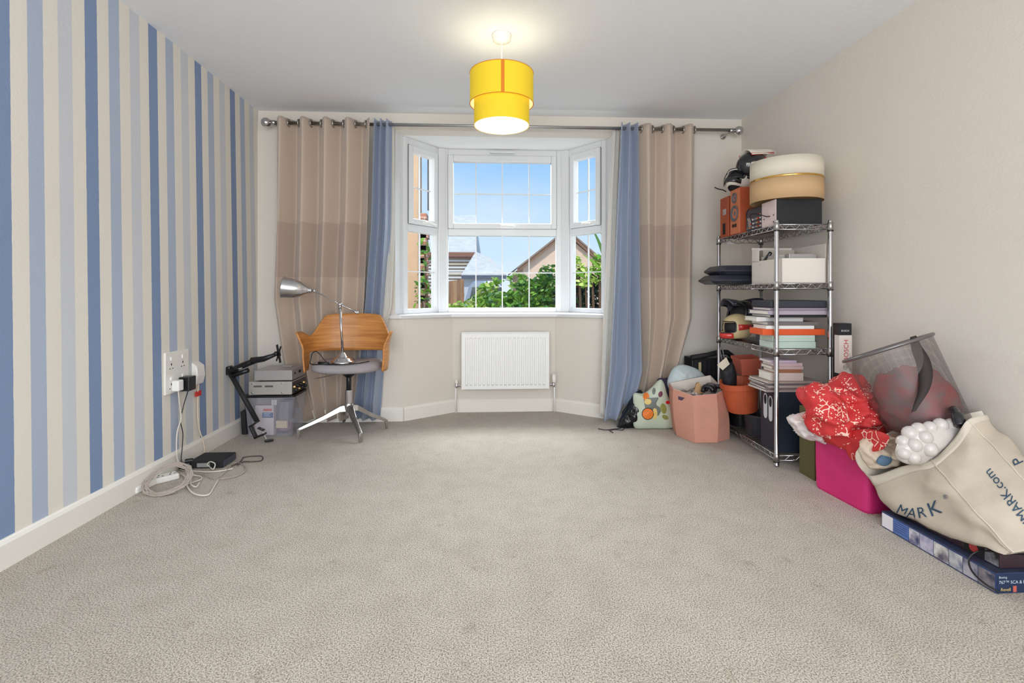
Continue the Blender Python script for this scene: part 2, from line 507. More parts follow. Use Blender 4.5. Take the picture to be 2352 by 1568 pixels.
# back wall: piers either side of the bay, header above the opening
OL, OR = -0.705, 1.025
wb_ = MB()
wb_.bb(XL - .1, OL, YB, YB + .14, 0, HC)
wb_.bb(OR, XR + .1, YB, YB + .14, 0, HC)
wb_.bb(OL, OR, YB, YB + .14, 2.272, HC)
struct(wb_, 'wall_back', M_wall)
# bay apron below the sill
BL = [(-.64, YB), (-.272, 4.22), (.588, 4.22), (.945, YB)]
BO = [(-.72, YB), (-.70, YB + .16), (-.32, 4.55), (.65, 4.55), (1.03, YB + .16), (1.04, YB)]
struct(MB().prism(BL + [(1.025, YB), (1.025, YB + .16), (.72, 4.60), (-.39, 4.60), (-.70, YB + .16), (-.705, YB)], 0, .795), 'wall_bay', M_wall)
struct(MB().prism([(-.76, YB + .14), (-.76, 4.2), (-.42, 4.66), (.76, 4.66), (1.09, 4.2), (1.09, YB + .14)], 2.2715, 2.40), 'trim_1', mat('bay soffit paint', (240, 240, 238), .7), label='plaster soffit of the bay')
# reveals
rv = MB()
rv.prism([(OL + .001, YB + .001), (OL - .05, YB + .145), (OL - .05, 4.14), (-.66, 4.14), (-.69, 4.09)], .80, 2.275)
rv.prism([(OR - .001, YB + .001), (OR + .05, YB + .145), (OR + .05, 4.14), (.99, 4.14), (1.015, 4.09)], .80, 2.275)
struct(rv, 'trim_2', M_pvc, label='white window reveals of the bay')
# sill
struct(MB().prism([(-.79, YB - .03), (-.655, YB - .035), (-.282, 4.165), (.598, 4.165), (.955, YB - .035), (1.10, YB - .03), (1.10, YB + .02), (1.02, YB + .02), (1.02, 4.12), (.76, 4.52), (-.43, 4.52), (-.69, 4.12), (-.69, YB + .02), (-.79, YB + .02)], .795, .826), 'trim_3', M_pvc, bevel=.008, label='white window sill of the bay')
# unseen rear wall with a wide opening added to let light in
rw = MB(); rw.bb(XL - .1, -1.45, YR - .1, YR, 0, HC); rw.bb(1.65, XR + .1, YR - .1, YR, 0, HC); rw.bb(-1.45, 1.65, YR - .1, YR, 2.15, HC)
struct(rw, 'wall_rear', M_wall)

def skirting(name, pts, h=.108, t=.016):
    """pts: floor path, room on the left-hand side"""
    mb = MB(); prof = [(0, 0), (t, 0), (t, h - .018), (t * .6, h - .006), (t * .35, h), (0, h)]
    P = [Vector((p[0], p[1], 0)) for p in pts]; rows = []
    for i, p in enumerate(P):
        d0 = (P[i] - P[i - 1]).normalized() if i else (P[1] - P[0]).normalized()
        d1 = (P[i + 1] - P[i]).normalized() if i < len(P) - 1 else d0
        n0 = Vector((-d0.y, d0.x, 0)); n1 = Vector((-d1.y, d1.x, 0)); m = (n0 + n1); m = m / (m.length ** 2 / 2) if m.length > .01 else n0
        rows.append([p + m * q[0] + Vector((0, 0, q[1])) for q in prof])
    mb.sheet(rows)
    n = len(prof); mb.f.append(tuple(range(n))); mb.f.append(tuple(range((len(P) - 1) * n, len(P) * n))[::-1])
    return fix_normals(struct(mb, name, M_trim))
skirting('baseboard_left', [(XL, YB), (XL, YR)])
skirting('baseboard_back', [(-.64, YB), (XL + .016, YB)])
skirting('baseboard_bay', [(.945, YB), (.588, 4.22), (-.272, 4.22), (-.64, YB)])
skirting('baseboard_alcove', [(XR - .016, YB), (.945, YB)])
skirting('baseboard_right', [(XR, YR), (XR, YB)])

# ---------------------------------------------------------------- windows
def window(name, p0, p1, gx0, gx1, bars, depth=.07):
    """p0,p1: floor points of the inner face; gx: glass extent; bars: glazing bar offsets"""
    d = Vector((p1[0] - p0[0], p1[1] - p0[1], 0)); w = d.length; ang = math.atan2(d.y, d.x)
    o = empty(name, (p0[0], p0[1], .826), ang); tag(o, kind='structure')
    z0 = -.826
    def B(mb, x0, x1, za, zb, y0=0, y1=depth): return mb.bb(x0, x1, y0, y1, za + z0, zb + z0)
    f = MB(); B(f, 0, gx0 - .004, .826, 2.272); B(f, gx1 + .004, w, .826, 2.272); B(f, gx0 - .004, gx1 + .004, 2.212, 2.272); B(f, gx0 - .004, gx1 + .004, .826, .866)
    f.build('window_frame', M_pvc, o, local=True, bevel=.006)
    B(MB(), gx0 - .004, gx1 + .004, 1.505, 1.572).build('transom', M_pvc, o, local=True, bevel=.006)
    # opening sash above: proud of the frame
    s = MB(); sx0, sx1, sz0, sz1 = gx0 - .002, gx1 + .002, 1.567, 2.214; t = .046
    B(s, sx0, sx0 + t, sz0, sz1, -.018, .05); B(s, sx1 - t, sx1, sz0, sz1, -.018, .05); B(s, sx0 + t, sx1 - t, sz1 - .056, sz1, -.018, .05); B(s, sx0 + t, sx1 - t, sz0, sz0 + t, -.018, .05)
    sash = s.build('sash', M_pvc, o, local=True, bevel=.006)
    # seals: grey line of rubber gasket
    g = MB(); k = .003
    for (a, b_, c, d_) in ((sx0 - k, sx0, sz0, sz1), (sx1, sx1 + k, sz0, sz1), (sx0, sx1, sz1, sz1 + k), (sx0, sx1, sz0 - k, sz0)): B(g, a, b_, c, d_, -.004, .01)
    g.build('gasket', mat('gasket', (120, 120, 122), .7), sash, local=True)
    hx = (sx0 + sx1) / 2
    h = MB().bb(hx - .022, hx + .022, -.034, -.018, 1.578 + z0, 1.600 + z0); h.tube([(hx - .005, -.036, 1.59 + z0), (hx + .01, -.052, 1.591 + z0), (hx + .055, -.056, 1.586 + z0), (hx + .105, -.052, 1.580 + z0)], [.008, .009, .008, .007], 8)
    h.build('handle', M_plw, sash, local=True, smooth=False, label='white casement handle')
    for (za, zb, zh, xa, xb) in ((.866, 1.505, 1.177, gx0, gx1), (sz0 + t, sz1 - .056, 1.880, sx0 + t, sx1 - t)):
        xs = [xa] + list(bars) + [xb]; zs = [za, zh, zb]
        for q in bars: MB().bb(q - .0045, q + .0045, .026, .040, za + z0, zb + z0).build('glazing_bar', M_pvc, o, local=True)
        MB().bb(xa, xb, .027, .039, zh - .0045 + z0, zh + .0045 + z0).build('glazing_bar', M_pvc, o, local=True)
        for i in range(len(xs) - 1):
            for j in range(2):
                MB().bb(xs[i] - .001, xs[i + 1] + .001, .030, .036, zs[j] - .001 + z0, zs[j + 1] + .001 + z0).build('pane', M_glass, o, local=True)
    return o
WY = 4.45
xw = lambda u: at(u, 600, y=WY).x
window('window_1', (-.66, 4.10), (-.395, WY), .05, .385, [.21])
cx0 = -.395
window('window_2', (cx0, WY), (.725, WY), xw(1030) - cx0, xw(1277) - cx0, [xw(1093) - cx0, xw(1154) - cx0, xw(1216) - cx0])
window('window_3', (.725, WY), (.99, 4.10), .055, .39, [.23])
cp = MB()
for (x, y, a) in ((-.395, WY, math.radians(26)), (.725, WY, math.radians(-26))):
    cp.box((x, y + .02, 1.549), (.075, .085, 1.446), RZ(a))
struct(cp, 'trim_4', M_pvc, bevel=.006, label='white corner posts between the bay windows')
tv = MB(); tv.bb(.04, .26, 4.425, 4.448, 2.235, 2.252)
struct(tv, 'trim_5', M_pvc, bevel=.004, label='slim trickle vent over the middle window')

# ---------------------------------------------------------------- curtain pole
PY = 3.83; PZ = 2.270
pl = empty('curtain_pole', (.17, PY, PZ), label='brushed steel curtain pole with ball finials across the bay', cat='curtain pole')
MB().tube([(-1.60, PY, PZ), (1.95, PY, PZ - .008 + .012)], .013, 12).build('pole', M_steel, pl, smooth=True)
for x in (-1.635, 1.985):
    MB().ball((x, PY, PZ), .036, 20).build('finial', M_chrome, pl, smooth=True)
for x in (-1.585, 1.93):
    MB().lathe([(.013, -.02), (.018, -.018), (.018, .018), (.013, .02)], 16, (x, PY, PZ), Matrix.Rotation(PI / 2, 3, 'Y')).build('collar', M_steel, pl, smooth=True)
for x in (-1.565, 1.915):
    b_ = MB(); b_.tube([(x, YB, PZ - .012), (x, PY + .012, PZ - .012)], .008, 8); b_.lathe([(.022, 0), (.022, .008), (1e-4, .009)], 14, (x, YB, PZ - .012), Matrix.Rotation(PI / 2, 3, 'X')); b_.build('bracket', M_steel, pl)

def curtain(name, m, key, waves, amp, ph, label, group=None, ztop=2.303, eyelets=True, n=170, lining=None, seed=1.0, hem=None):
    """key: list of (z, x0, x1, y, amp multiplier) from top to bottom"""
    def K(z):
        for a, b_ in zip(key, key[1:]):
            if z >= b_[0]:
                t = (a[0] - z) / (a[0] - b_[0])
                return [a[i] + (b_[i] - a[i]) * t for i in range(1, 5)]
        return list(key[-1][1:])
    rows = []; nz = 64
    for j in range(nz + 1):
        t = j / nz
        row = []
        for i in range(n + 1):
            s = i / n
            zb = key[-1][0] if hem is None else hem(s)
            z = ztop + (zb - ztop) * t
            x0, x1, y, am = K(z)
            drop = 1 - math.exp(-t * 5)
            w = waves + 0.0
            sw = s + .045 * math.sin(PI * s) * math.sin(5 * s + seed * 3) + .03 * fr((s * 3, t * 1.2, 0), 1, seed) * drop * math.sin(PI * s)
            a = amp * am * (1 + .45 * drop * fr((s * waves * .9, t * 1.7, 2), 1, seed + 5))
            yy = y + a * (1 - 2 * max(0.0, .5 - .5 * math.cos(2 * PI * w * sw + ph)) ** .62) + .012 * drop * fr((s * 14, t * 3, 1), 1, seed)
            xx = x0 + (x1 - x0) * sw + a * .16 * math.sin(2 * PI * w * sw + ph)
            row.append(Vector((xx, min(yy, YB - .006), z)))
        rows.append(row)
    mb = MB().sheet(rows)
    o = empty(name, ((key[0][1] + key[0][2]) / 2, key[0][3], 0), label=label, cat='curtain', group=group)
    mb.build('drape', m, o, smooth=True, solid=.003)
    if eyelets:
        rr = MB()
        zr = PZ
        for k in range(int(waves * 2) + 3):
            s = ((k // 2) * 2 * PI + (1.19 if k % 2 else -1.19) - ph) / (2 * PI * waves)
            if 0.01 < s < .99:
                x0, x1 = key[0][1], key[0][2]
                e_ = MB(); pts = [(x0 + (x1 - x0) * s + .006 * (1 if k % 2 else -1), key[0][3] + .026 * math.cos(q), zr + .026 * math.sin(q)) for q in [2 * PI * i / 20 for i in range(20)]]
                e_.tube(pts, .0055, 6, closed=True); e_.build('eyelet', M_steel, o, smooth=True)
    return o
xc = lambda u, y=PY: at(u, 500, y=y).x
curtain('curtain', M_curt, [(2.31, xc(634), xc(852), PY, 1), (1.6, xc(634), xc(847), PY, 1.0), (.95, xc(622), xc(836), PY + .04, .9), (.5, xc(640), xc(826), PY + .06, .85), (.03, xc(690), xc(806), PY + .05, .9)], 4.25, .062, 1.3,
        'beige eyelet curtain with a darker middle band left of the bay', seed=1.3)
curtain('curtain', M_blue, [(2.31, xc(857), xc(898), PY - .01, 1), (1.5, xc(850), xc(896), PY - .01, 1), (.9, xc(832), xc(884), PY + .03, 1.1), (.5, xc(812), xc(876), PY + .06, 1.1), (.03, xc(800), xc(866), PY + .05, 1.2)], 3.0, .036, .4,
        'narrow dusty blue curtain bunched left of the bay behind the chair', seed=2.1, eyelets=False, n=110)
curtain('curtain', M_lining, [(2.29, xc(893), xc(903), PY + .045, 1), (1.5, xc(886), xc(905), PY + .045, 1), (.9, xc(872), xc(897), PY + .045, 1), (.72, xc(868), xc(884), PY + .045, 1)], .8, .012, .4,
        'pale lining cloth edging the blue curtain left of the bay', seed=3.1, eyelets=False, n=30, ztop=2.29)
curtain('curtain', M_curt, [(2.31, xc(1466), xc(1598), PY, 1), (1.5, xc(1468), xc(1595), PY, 1.05), (.8, xc(1470), xc(1592), PY, 1.1), (.45, xc(1470), xc(1562), PY, 1.1), (.15, xc(1460), xc(1540), PY, .9)], 2.75, .048, .6,
        'beige eyelet curtain with a darker middle band right of the bay', seed=4.4, n=120)
def hem_r(s): return .035 + max(0, s - .45) * .42
curtain('curtain', M_blue, [(2.31, xc(1422), xc(1465), PY - .02, 1), (1.5, xc(1410), xc(1467), PY - .03, 1), (.9, xc(1402), xc(1469), PY - .04, 1.3), (.4, xc(1392), xc(1472), PY - .06, 1.4), (.03, xc(1384, PY - .07), xc(1450, PY - .07), PY - .07, 1.0)], 2.4, .038, 2.2,
        'dusty blue curtain right of the bay draped over the bags', seed=5.2, eyelets=False, n=110, hem=hem_r)
curtain('curtain', M_lining, [(2.29, xc(1410), xc(1424), PY + .03, 1), (1.5, xc(1398), xc(1415), PY + .03, 1), (.9, xc(1388), xc(1410), PY + .02, 1), (.4, xc(1382), xc(1400), PY, 1), (.05, xc(1376), xc(1398), PY - .03, 1)], 1.2, .014, .4,
        'cream lining cloth showing behind the blue curtain right of the bay', seed=6.1, eyelets=False, n=40, ztop=2.29)

# ---------------------------------------------------------------- radiator
rx0, rx1, rz0, rz1 = -.192, .522, .205, .672
ra = empty('radiator', ((rx0 + rx1) / 2, 4.15, rz0), label='white ribbed panel radiator under the bay window', cat='radiator')
rows = []
NR = 19
prof = []
w = rx1 - rx0
xs = [(0, 0), (.012, 0)]
for i in range(NR):
    a = .022 + (w - .044) * i / NR; q = (w - .044) / NR
    xs += [(a + q * .12, 0), (a + q * .28, -.009), (a + q * .72, -.009), (a + q * .88, 0)]
xs += [(w - .012, 0), (w, 0)]
for (z, k) in ((rz0 + .004, 0), (rz0 + .032, 0), (rz0 + .045, 1), (rz1 - .05, 1), (rz1 - .037, 0), (rz1 - .006, 0)):
    rows.append([Vector((rx0 + x, 4.11 + y * k, z)) for x, y in xs])
MB().sheet(rows).build('front_panel', M_white, ra, solid=.0015)
cs = MB(); cs.bb(rx0 - .003, rx0 + .003, 4.105, 4.165, rz0, rz1); cs.bb(rx1 - .003, rx1 + .003, 4.105, 4.165, rz0, rz1)
for i in range(44): cs.bb(rx0 + .008 + i * .016, rx0 + .010 + i * .016, 4.105, 4.165, rz1 - .002, rz1 + .003)
cs.bb(rx0, rx1, 4.103, 4.109, rz1 - .004, rz1 + .004); cs.bb(rx0, rx1, 4.160, 4.166, rz1 - .004, rz1 + .004)
cs.build('grille', M_white, ra)
MB().bb(rx0 + .004, rx1 - .004, 4.155, 4.163, rz0 + .01, rz1 - .01).build('back_panel', M_white, ra)
for x in (rx0 + .1, rx1 - .1): MB().bb(x - .015, x + .015, 4.16, 4.222, rz0 + .06, rz1 - .06).build('bracket', M_white, ra)
for (x, sgn) in ((rx0, -1), (rx1, 1)):
    v_ = MB(); v_.tube([(x, 4.14, rz0 + .03), (x + sgn * .05, 4.14, rz0 + .03), (x + sgn * .05, 4.14, .0 + .01)], .0075, 8)
    v_.build('pipe', M_white if sgn > 0 else M_white, ra, smooth=True)
    MB().lathe([(.011, 0), (.013, .005), (.013, .03), (.010, .035)], 10, (x + sgn * .045, 4.14, rz0 + .012)).build('valve_body', M_chrome, ra, smooth=True)
    MB().tube([(x + sgn * .012, 4.14, rz0 + .03), (x + sgn * .04, 4.14, rz0 + .03)], .012, 6).build('valve_nut', M_chrome, ra)
MB().lathe([(.012, 0), (.015, .01), (.018, .03), (.016, .055), (.012, .07), (1e-4, .073)], 16, (rx1 + .047, 4.14, rz0 + .05)).build('thermostat_head', M_plw, ra, smooth=True)
MB().lathe([(.009, 0), (.010, .02), (.006, .035), (1e-4, .036)], 12, (rx0 - .045, 4.14, rz0 + .045)).build('valve_cap', M_plw, ra, smooth=True)

# ---------------------------------------------------------------- pendant light
px, py = .088, 2.72
pn = empty('pendant_light', (px, py, HC), label='yellow two-tier drum pendant light hanging from the ceiling, lit', cat='pendant light')
MB().lathe([(.001, 0), (.052, 0), (.053, -.006), (.050, -.030), (.012, -.036), (.001, -.036)][::-1], 32, (px, py, HC)).build('ceiling_rose', M_plw, pn, smooth=True)
MB().tube([(px, py, HC - .034), (px, py, 2.13)], .003, 8).build('flex', M_plw, pn)
def shade_mat(name, rgb, e):
    m = bpy.data.materials.new(name); m.use_nodes = True; nt = m.node_tree; b = nt.nodes['Principled BSDF']
    b.inputs['Base Color'].default_value = lin(rgb); b.inputs['Roughness'].default_value = .8
    b.inputs['Emission Color'].default_value = lin(rgb); b.inputs['Emission Strength'].default_value = e
    tc = nt.nodes.new('ShaderNodeTexCoord'); n = nt.nodes.new('ShaderNodeTexNoise'); n.inputs['Scale'].default_value = 300
    nt.links.new(tc.outputs['Object'], n.inputs[0]); bp = nt.nodes.new('ShaderNodeBump'); bp.inputs['Strength'].default_value = .15; bp.inputs['Distance'].default_value = .005
    nt.links.new(n.outputs[0], bp.inputs['Height']); nt.links.new(bp.outputs[0], b.inputs['Normal'])
    return m
M_yel = shade_mat('lit yellow shade', (224, 192, 36), .22)
M_shin = mat('shade lining', (250, 248, 236), .8, emit=((255, 250, 230), .4))
R1, R2 = .172, .150
up = MB().lathe([(R1, 2.022), (R1, 2.188)], 64, (px, py, 0)).build('upper_shade', M_yel, pn, smooth=True)
MB().lathe([(R1 - .003, 2.023), (R1 - .003, 2.187)], 64, (px, py, 0)).build('shade_lining', M_shin, up, smooth=True)
lo = MB().lathe([(R2, 1.905), (R2, 2.10)], 64, (px, py, 0)).build('lower_shade', M_yel, pn, smooth=True)
MB().lathe([(R2 - .003, 1.906), (R2 - .003, 2.099)], 64, (px, py, 0)).build('shade_lining', M_shin, lo, smooth=True)
MB().disc(R2 - .004, 1.915, 48, (px, py, 0)).build('diffuser', mat('lit diffuser', (255, 252, 240), .6, emit=((255, 250, 235), 1.1)), lo)
M_yt = mat('orange seam', (206, 118, 14), .7, emit=((210, 110, 10), .12))
sm = []
for z in (2.022, 2.188):
    sm.append([Vector((px + (R1 + .0008) * math.sin(a), py - (R1 + .0008) * math.cos(a), z)) for a in (-.052, -.017, .017, .052)])
MB().sheet(sm).build('seam', M_yt, up)
for (r, z) in ((R1, 2.188), (R1, 2.022)):
    MB().tube([(px + r * math.cos(2 * PI * k / 64), py + r * math.sin(2 * PI * k / 64), z) for k in range(64)], .0018, 6, closed=True).build('rim', M_yt, up, smooth=True)
sp = MB()
for k in range(3):
    a = 2 * PI * k / 3 + .5
    sp.tube([(px, py, 2.15), (px + R1 * math.cos(a), py + R1 * math.sin(a), 2.18)], .0018, 6)
sp.build('spider_frame', M_plw, pn)
MB().ball((px, py, 2.06), (.028, .028, .04), 16).build('bulb', mat('lit bulb', (255, 245, 220), .4, emit=((255, 236, 190), 2.5)), pn, smooth=True)
MB().tube([(px, py, 2.09), (px, py, 2.15)], .018, 12).build('lamp_holder', M_plw, pn)
lamp('bulb_light', 'POINT', (px, py, 2.105), 1.3, (1, .88, .62), radius=.03)

# ================================================================ OUTDOORS
def leaves(name, m, m2, blobs, n, size, label, cat, seed, group=None, stem=True, zb=-.3):
    rnd = random.Random(seed)
    c0 = blobs[0]
    o = empty(name, (c0[0], c0[1], zb), label=label, cat=cat, group=group)
    mbs = [MB(), MB()]
    tot = sum(b[3] * b[4] * b[5] for b in blobs)
    for b in blobs:
        k = int(n * b[3] * b[4] * b[5] / tot)
        for i in range(k):
            while True:
                q = Vector((rnd.uniform(-1, 1), rnd.uniform(-1, 1), rnd.uniform(-1, 1)))
                if .45 < q.length < 1: break
            p = Vector((b[0] + q.x * b[3], b[1] + q.y * b[4], b[2] + q.z * b[5]))
            if p.z < zb: continue
            s = size * rnd.uniform(.6, 1.3)
            R = Euler((rnd.uniform(-1.1, 1.1), rnd.uniform(-1, 1), rnd.uniform(0, 6.3))).to_matrix()
            ps = [R @ Vector(t) * s + p for t in ((0, -.5, 0), (.26, -.1, .05), (.18, .3, .03), (0, .55, -.04), (-.18, .3, .03), (-.26, -.1, .05))]
            mbs[i % 2].add(ps, [(0, 1, 2, 3, 4, 5)])
    for mm, q in zip((m, m2), mbs):
        q.build('foliage', mm, o, kind='stuff')
    if stem:
        t = MB()
        for b in blobs: t.tube([(b[0], b[1], zb), (b[0] + .03, b[1], (b[2] + zb) / 2), (b[0], b[1], b[2])], [.03, .022, .01], 6)
        t.build('stem', mat('bark', (84, 62, 46), .9), o)
    return o
M_l1 = mat('bright leaf', (88, 140, 34), .45, rgb2=(136, 180, 60), vsc=3, trans=.3)
M_l2 = mat('deep leaf', (44, 92, 30), .45, rgb2=(80, 128, 44), vsc=3, trans=.2)
M_l3 = mat('dark leaf', (28, 50, 30), .5, rgb2=(48, 74, 40), vsc=3)
M_l4 = mat('yellow leaf', (176, 200, 96), .45, rgb2=(206, 214, 130), vsc=3, trans=.3)
M_peach2 = mat('darker peach render', (186, 154, 126), .9, var=.02, bump=.1)  # wing's render, base colour tuned darker against overexposure
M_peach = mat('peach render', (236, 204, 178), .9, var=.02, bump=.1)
M_pale = mat('pale roof tile', (222, 220, 216), .8, var=.03)
struct(MB().bb(-14, 14, 4.75, 32, -.5, -.32), 'ground', mat('garden paving', (196, 190, 180), .9, var=.08, vsc=2))
# bay plinth outside
# peach house wing to the left with brick pier
hs = empty('neighbour_wing', (-2.2, 6.4, -.32), label='peach rendered house wing seen through the left bay window', cat='building')
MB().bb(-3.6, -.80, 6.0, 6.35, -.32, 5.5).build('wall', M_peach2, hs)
bp_ = MB()
for i in range(30):
    off = .0 if i % 2 else .03
    bp_.bb(-.80 + .004, -.70 + (off * .5), 5.99 + off, 6.2, -.3 + i * .075, -.3 + i * .075 + .064)
bp_.build('brick_quoin', M_brick, hs, label='brick pier at the corner', kind='stuff')
MB().bb(-.795, -.705, 6.02, 6.2, -.32, 1.95).build('mortar', mat('mortar', (180, 168, 150), .95), hs)
MB().tube([(-.655, 6.0, 1.98), (-.655, 6.0, 3.4)], .035, 10).build('downpipe', mat('grey pipe', (84, 84, 88), .5), hs)
leaves('climbing_plant', M_l2, M_l1, [(-.73, 5.85, .9, .10, .08, .35), (-.70, 5.85, 1.45, .06, .06, .25), (-1.15, 5.85, .55, .3, .08, .18)], 260, .075, 'thin climbing plant on the brick pier outside the left window', 'plant', 3)

def slab(mb, pts, th): return mb.extr(pts, (0, 0, -th))
# pale house with hipped roof behind, seen through the middle window
HY = 15.0
h2 = empty('pale_roofed_house', (at(1040, 640, y=HY).x - 1.5, HY + 2, -.32), label='pale roofed house with striped cladding seen at the left of the middle window', cat='building')
pe0 = at(960, 580, y=HY); pe1 = at(1095, 580, y=HY)
wl = MB().bb(pe0.x, pe1.x - .15, HY + .2, HY + 5, -.32, pe0.z); wl.build('wall', mat('pinkish render', (226, 200, 184), .9), h2)
MB().bb(pe0.x, pe1.x, HY - .05, HY + .2, pe0.z - .12, pe0.z + .01).build('fascia', mat('brown fascia', (150, 104, 84), .7), h2)
r0 = at(960, 494, y=HY + 3); r1 = at(1092, 494, y=HY + 3); r2 = at(1140, 545, y=HY + .6)
NR_ = 26
for i in range(NR_):
    t0, t1 = i / NR_, (i + 1) / NR_ + .006
    a0 = pe0.lerp(r0, t0); a1 = pe0.lerp(r0, t1); b0 = pe1.lerp(r1, t0); b1 = pe1.lerp(r1, t1)
    lift = Vector((0, 0, .035))
    q = MB().add([a0 + lift, b0 + lift, b1, a1, a0, b0], [(0, 1, 2, 3), (0, 4, 5, 1)])
    q.build('tile_course', M_pale, h2)
MB().add([pe1, Vector((pe1.x + .12, HY + 3, pe1.z)), r1], [(0, 1, 2)]).build('hip', M_pale, h2)
wn_ = MB()
for i in range(9):
    z = at(1040, 596, y=HY).z - i * .1
    MB().bb(pe0.x, pe1.x - .1, HY + .08, HY + .14 + .05, z - .055, z).build('cladding_board', mat('cladding %d' % (i % 3), [(236, 234, 228), (206, 196, 176), (230, 226, 222)][i % 3], .7), h2)
# lower outbuilding roof
OY = 13.0
ob = empty('outbuilding', (at(1120, 640, y=OY).x, OY + 1, -.32), label='low outbuilding with pale sloping roof between house and hedge', cat='building')
c1, c2, c3, c4 = at(1093, 578, y=OY + 1.5), at(1125, 592, y=OY + 1.5), at(1163, 632, y=OY), at(1060, 632, y=OY)
for i in range(14):
    t0, t1 = i / 14, (i + 1) / 14 + .01
    q = MB().add([c4.lerp(c1, t0) + Vector((0, 0, .03)), c3.lerp(c2, t0) + Vector((0, 0, .03)), c3.lerp(c2, t1), c4.lerp(c1, t1), c4.lerp(c1, t0), c3.lerp(c2, t0)], [(0, 1, 2, 3), (0, 4, 5, 1)])
    q.build('tile_course', M_pale, ob)
MB().bb(c4.x, c3.x - .1, OY + .1, OY + 1.6, -.32, c4.z - .02).build('wall', mat('pale grey white', (206, 206, 208), .8), ob)  # outbuilding wall in one even pale grey white
MB().bb(c4.x, c3.x, OY - .06, OY + .04, c4.z - .09, c4.z).build('gutter', mat('slate grey', (92, 98, 112), .6), ob)
# board fence
f0 = at(1010, 648, y=11); f1 = at(1066, 640, y=11)
fe = empty('board_fence', ((f0.x + f1.x) / 2, 11, -.32), label='brown vertical board fence at the left edge of the middle window', cat='fence')
for i in range(7):
    x = f0.x + (f1.x - f0.x) * (i + .5) / 7
    MB().bb(x - .038, x + .036, 10.97 + .012 * (i % 2), 11 + .012 * (i % 2), -.32, f0.z + (f1.z - f0.z) * i / 7).build('board', mat('fence brown %d' % (i % 3), [(166, 124, 88), (184, 144, 106), (148, 112, 84)][i % 3], .8, stretch=(1, 1, .1), var=.1, vsc=20), fe)
MB().bb(f0.x, f1.x, 11.03, 11.07, .9, 1.0).build('rail', mat('fence brown 0', (166, 124, 88)), fe)
# parked white van
va = at(1084, 690, y=9.5); vb = at(1205, 700, y=9.5)
vn = empty('white_van', ((va.x + vb.x) / 2, 10, -.32), label='white van roof and windscreen above the hedge in the middle window', cat='van')
zt = at(1100, 645, y=9.5).z; xl = at(1062, 700, y=9.5).x; xr = vb.x
prof_ = [(xl, .25), (xl + .02, .75), (xl + .12, zt - .12), (xl + .22, zt), (xr - .55, zt), (xr - .12, zt - .42), (xr, zt - .48), (xr, .25)]
MB().extr([(x, 9.4, z) for x, z in prof_], (0, 1.5, 0)).build('body', mat('van white', (232, 232, 234), .3), vn, bevel=.03)
MB().extr([(x, 9.385, z) for x, z in ((xl + .13, zt - .42), (xl + .19, zt - .12), (xl + .34, zt - .12), (xl + .40, zt - .42))], (0, .02, 0)).build('window', mat('dark glass', (46, 62, 66), .15), vn)
MB().extr([(x, 9.385, z) for x, z in ((xl + .48, zt - .42), (xl + .48, zt - .12), (xl + .74, zt - .12), (xl + .80, zt - .42))], (0, .02, 0)).build('window', MC['dark glass'], vn)
for x in (xl + .25, xr - .25):
    MB().lathe([(1e-4, -.02), (.26, -.02), (.28, 0), (.28, .16), (1e-4, .16)], 20, (x, 9.36, -.04), Matrix.Rotation(-PI / 2, 3, 'X')).build('wheel', M_black, vn)
# gabled peach house on the right
GY = 12.5
ap = at(1300, 530, y=GY); gl = at(1188, 617, y=GY); gr = at(1398, 610, y=GY)
gz = (gl.z + gr.z) / 2
gh = empty('gabled_house', (ap.x, GY + 2, -.32), label='peach gabled house beyond the hedge on the right', cat='building')
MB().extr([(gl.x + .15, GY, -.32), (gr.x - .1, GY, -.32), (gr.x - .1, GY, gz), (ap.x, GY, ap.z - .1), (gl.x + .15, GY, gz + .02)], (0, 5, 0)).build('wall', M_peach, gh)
for (a, c) in (((gl.x, gz - .05), (ap.x, ap.z)), ((gr.x + .05, gz - .05), (ap.x, ap.z))):
    MB().extr([(a[0], GY - .12, a[1]), (c[0], GY - .12, c[1]), (c[0], GY - .12, c[1] - .09), (a[0], GY - .12, a[1] - .09)], (0, .06, 0)).build('barge_board', mat('barge board', (140, 104, 80), .7), gh)
    MB().extr([(a[0], GY - .14, a[1] + .05), (c[0], GY - .14, c[1] + .05), (c[0], GY - .14, c[1]), (a[0], GY - .14, a[1])], (0, 5.2, 0)).build('roof_slope', mat('brown tile', (150, 128, 112), .8), gh)
def blob(u, v, y, rx, ry, rz):
    p = at(u, v, y=y); return (p.x, p.y, p.z, rx, ry, rz)
leaves('laurel_hedge', M_l2, M_l1, [blob(1225, 690, 6.6, .40, .35, .30), blob(1262, 668, 6.6, .28, .3, .27), blob(1150, 705, 6.5, .42, .35, .20), blob(1250, 740, 6.4, .6, .4, .35), blob(1110, 720, 6.5, .25, .25, .16), blob(1262, 628, 6.7, .14, .2, .12)], 3600, .085,
       'leafy green laurel hedge filling the lower right of the middle window', 'hedge', 5)
leaves('low_shrub', M_l1, M_l4, [blob(1060, 712, 6.2, .24, .2, .12), blob(1092, 706, 6.3, .16, .2, .12), blob(1035, 716, 6.2, .15, .2, .10)], 420, .075, 'low bright shrub at the bottom left of the middle window', 'shrub', 8)
leaves('arching_shrub', M_l1, M_l4, [blob(1120, 668, 6.9, .16, .15, .12), blob(1096, 690, 6.9, .12, .15, .08), blob(1140, 652, 6.9, .07, .1, .10), blob(1192, 645, 7.0, .16, .15, .12)], 200, .10, 'loose pale green shrub sprays above the hedge top', 'shrub', 9)
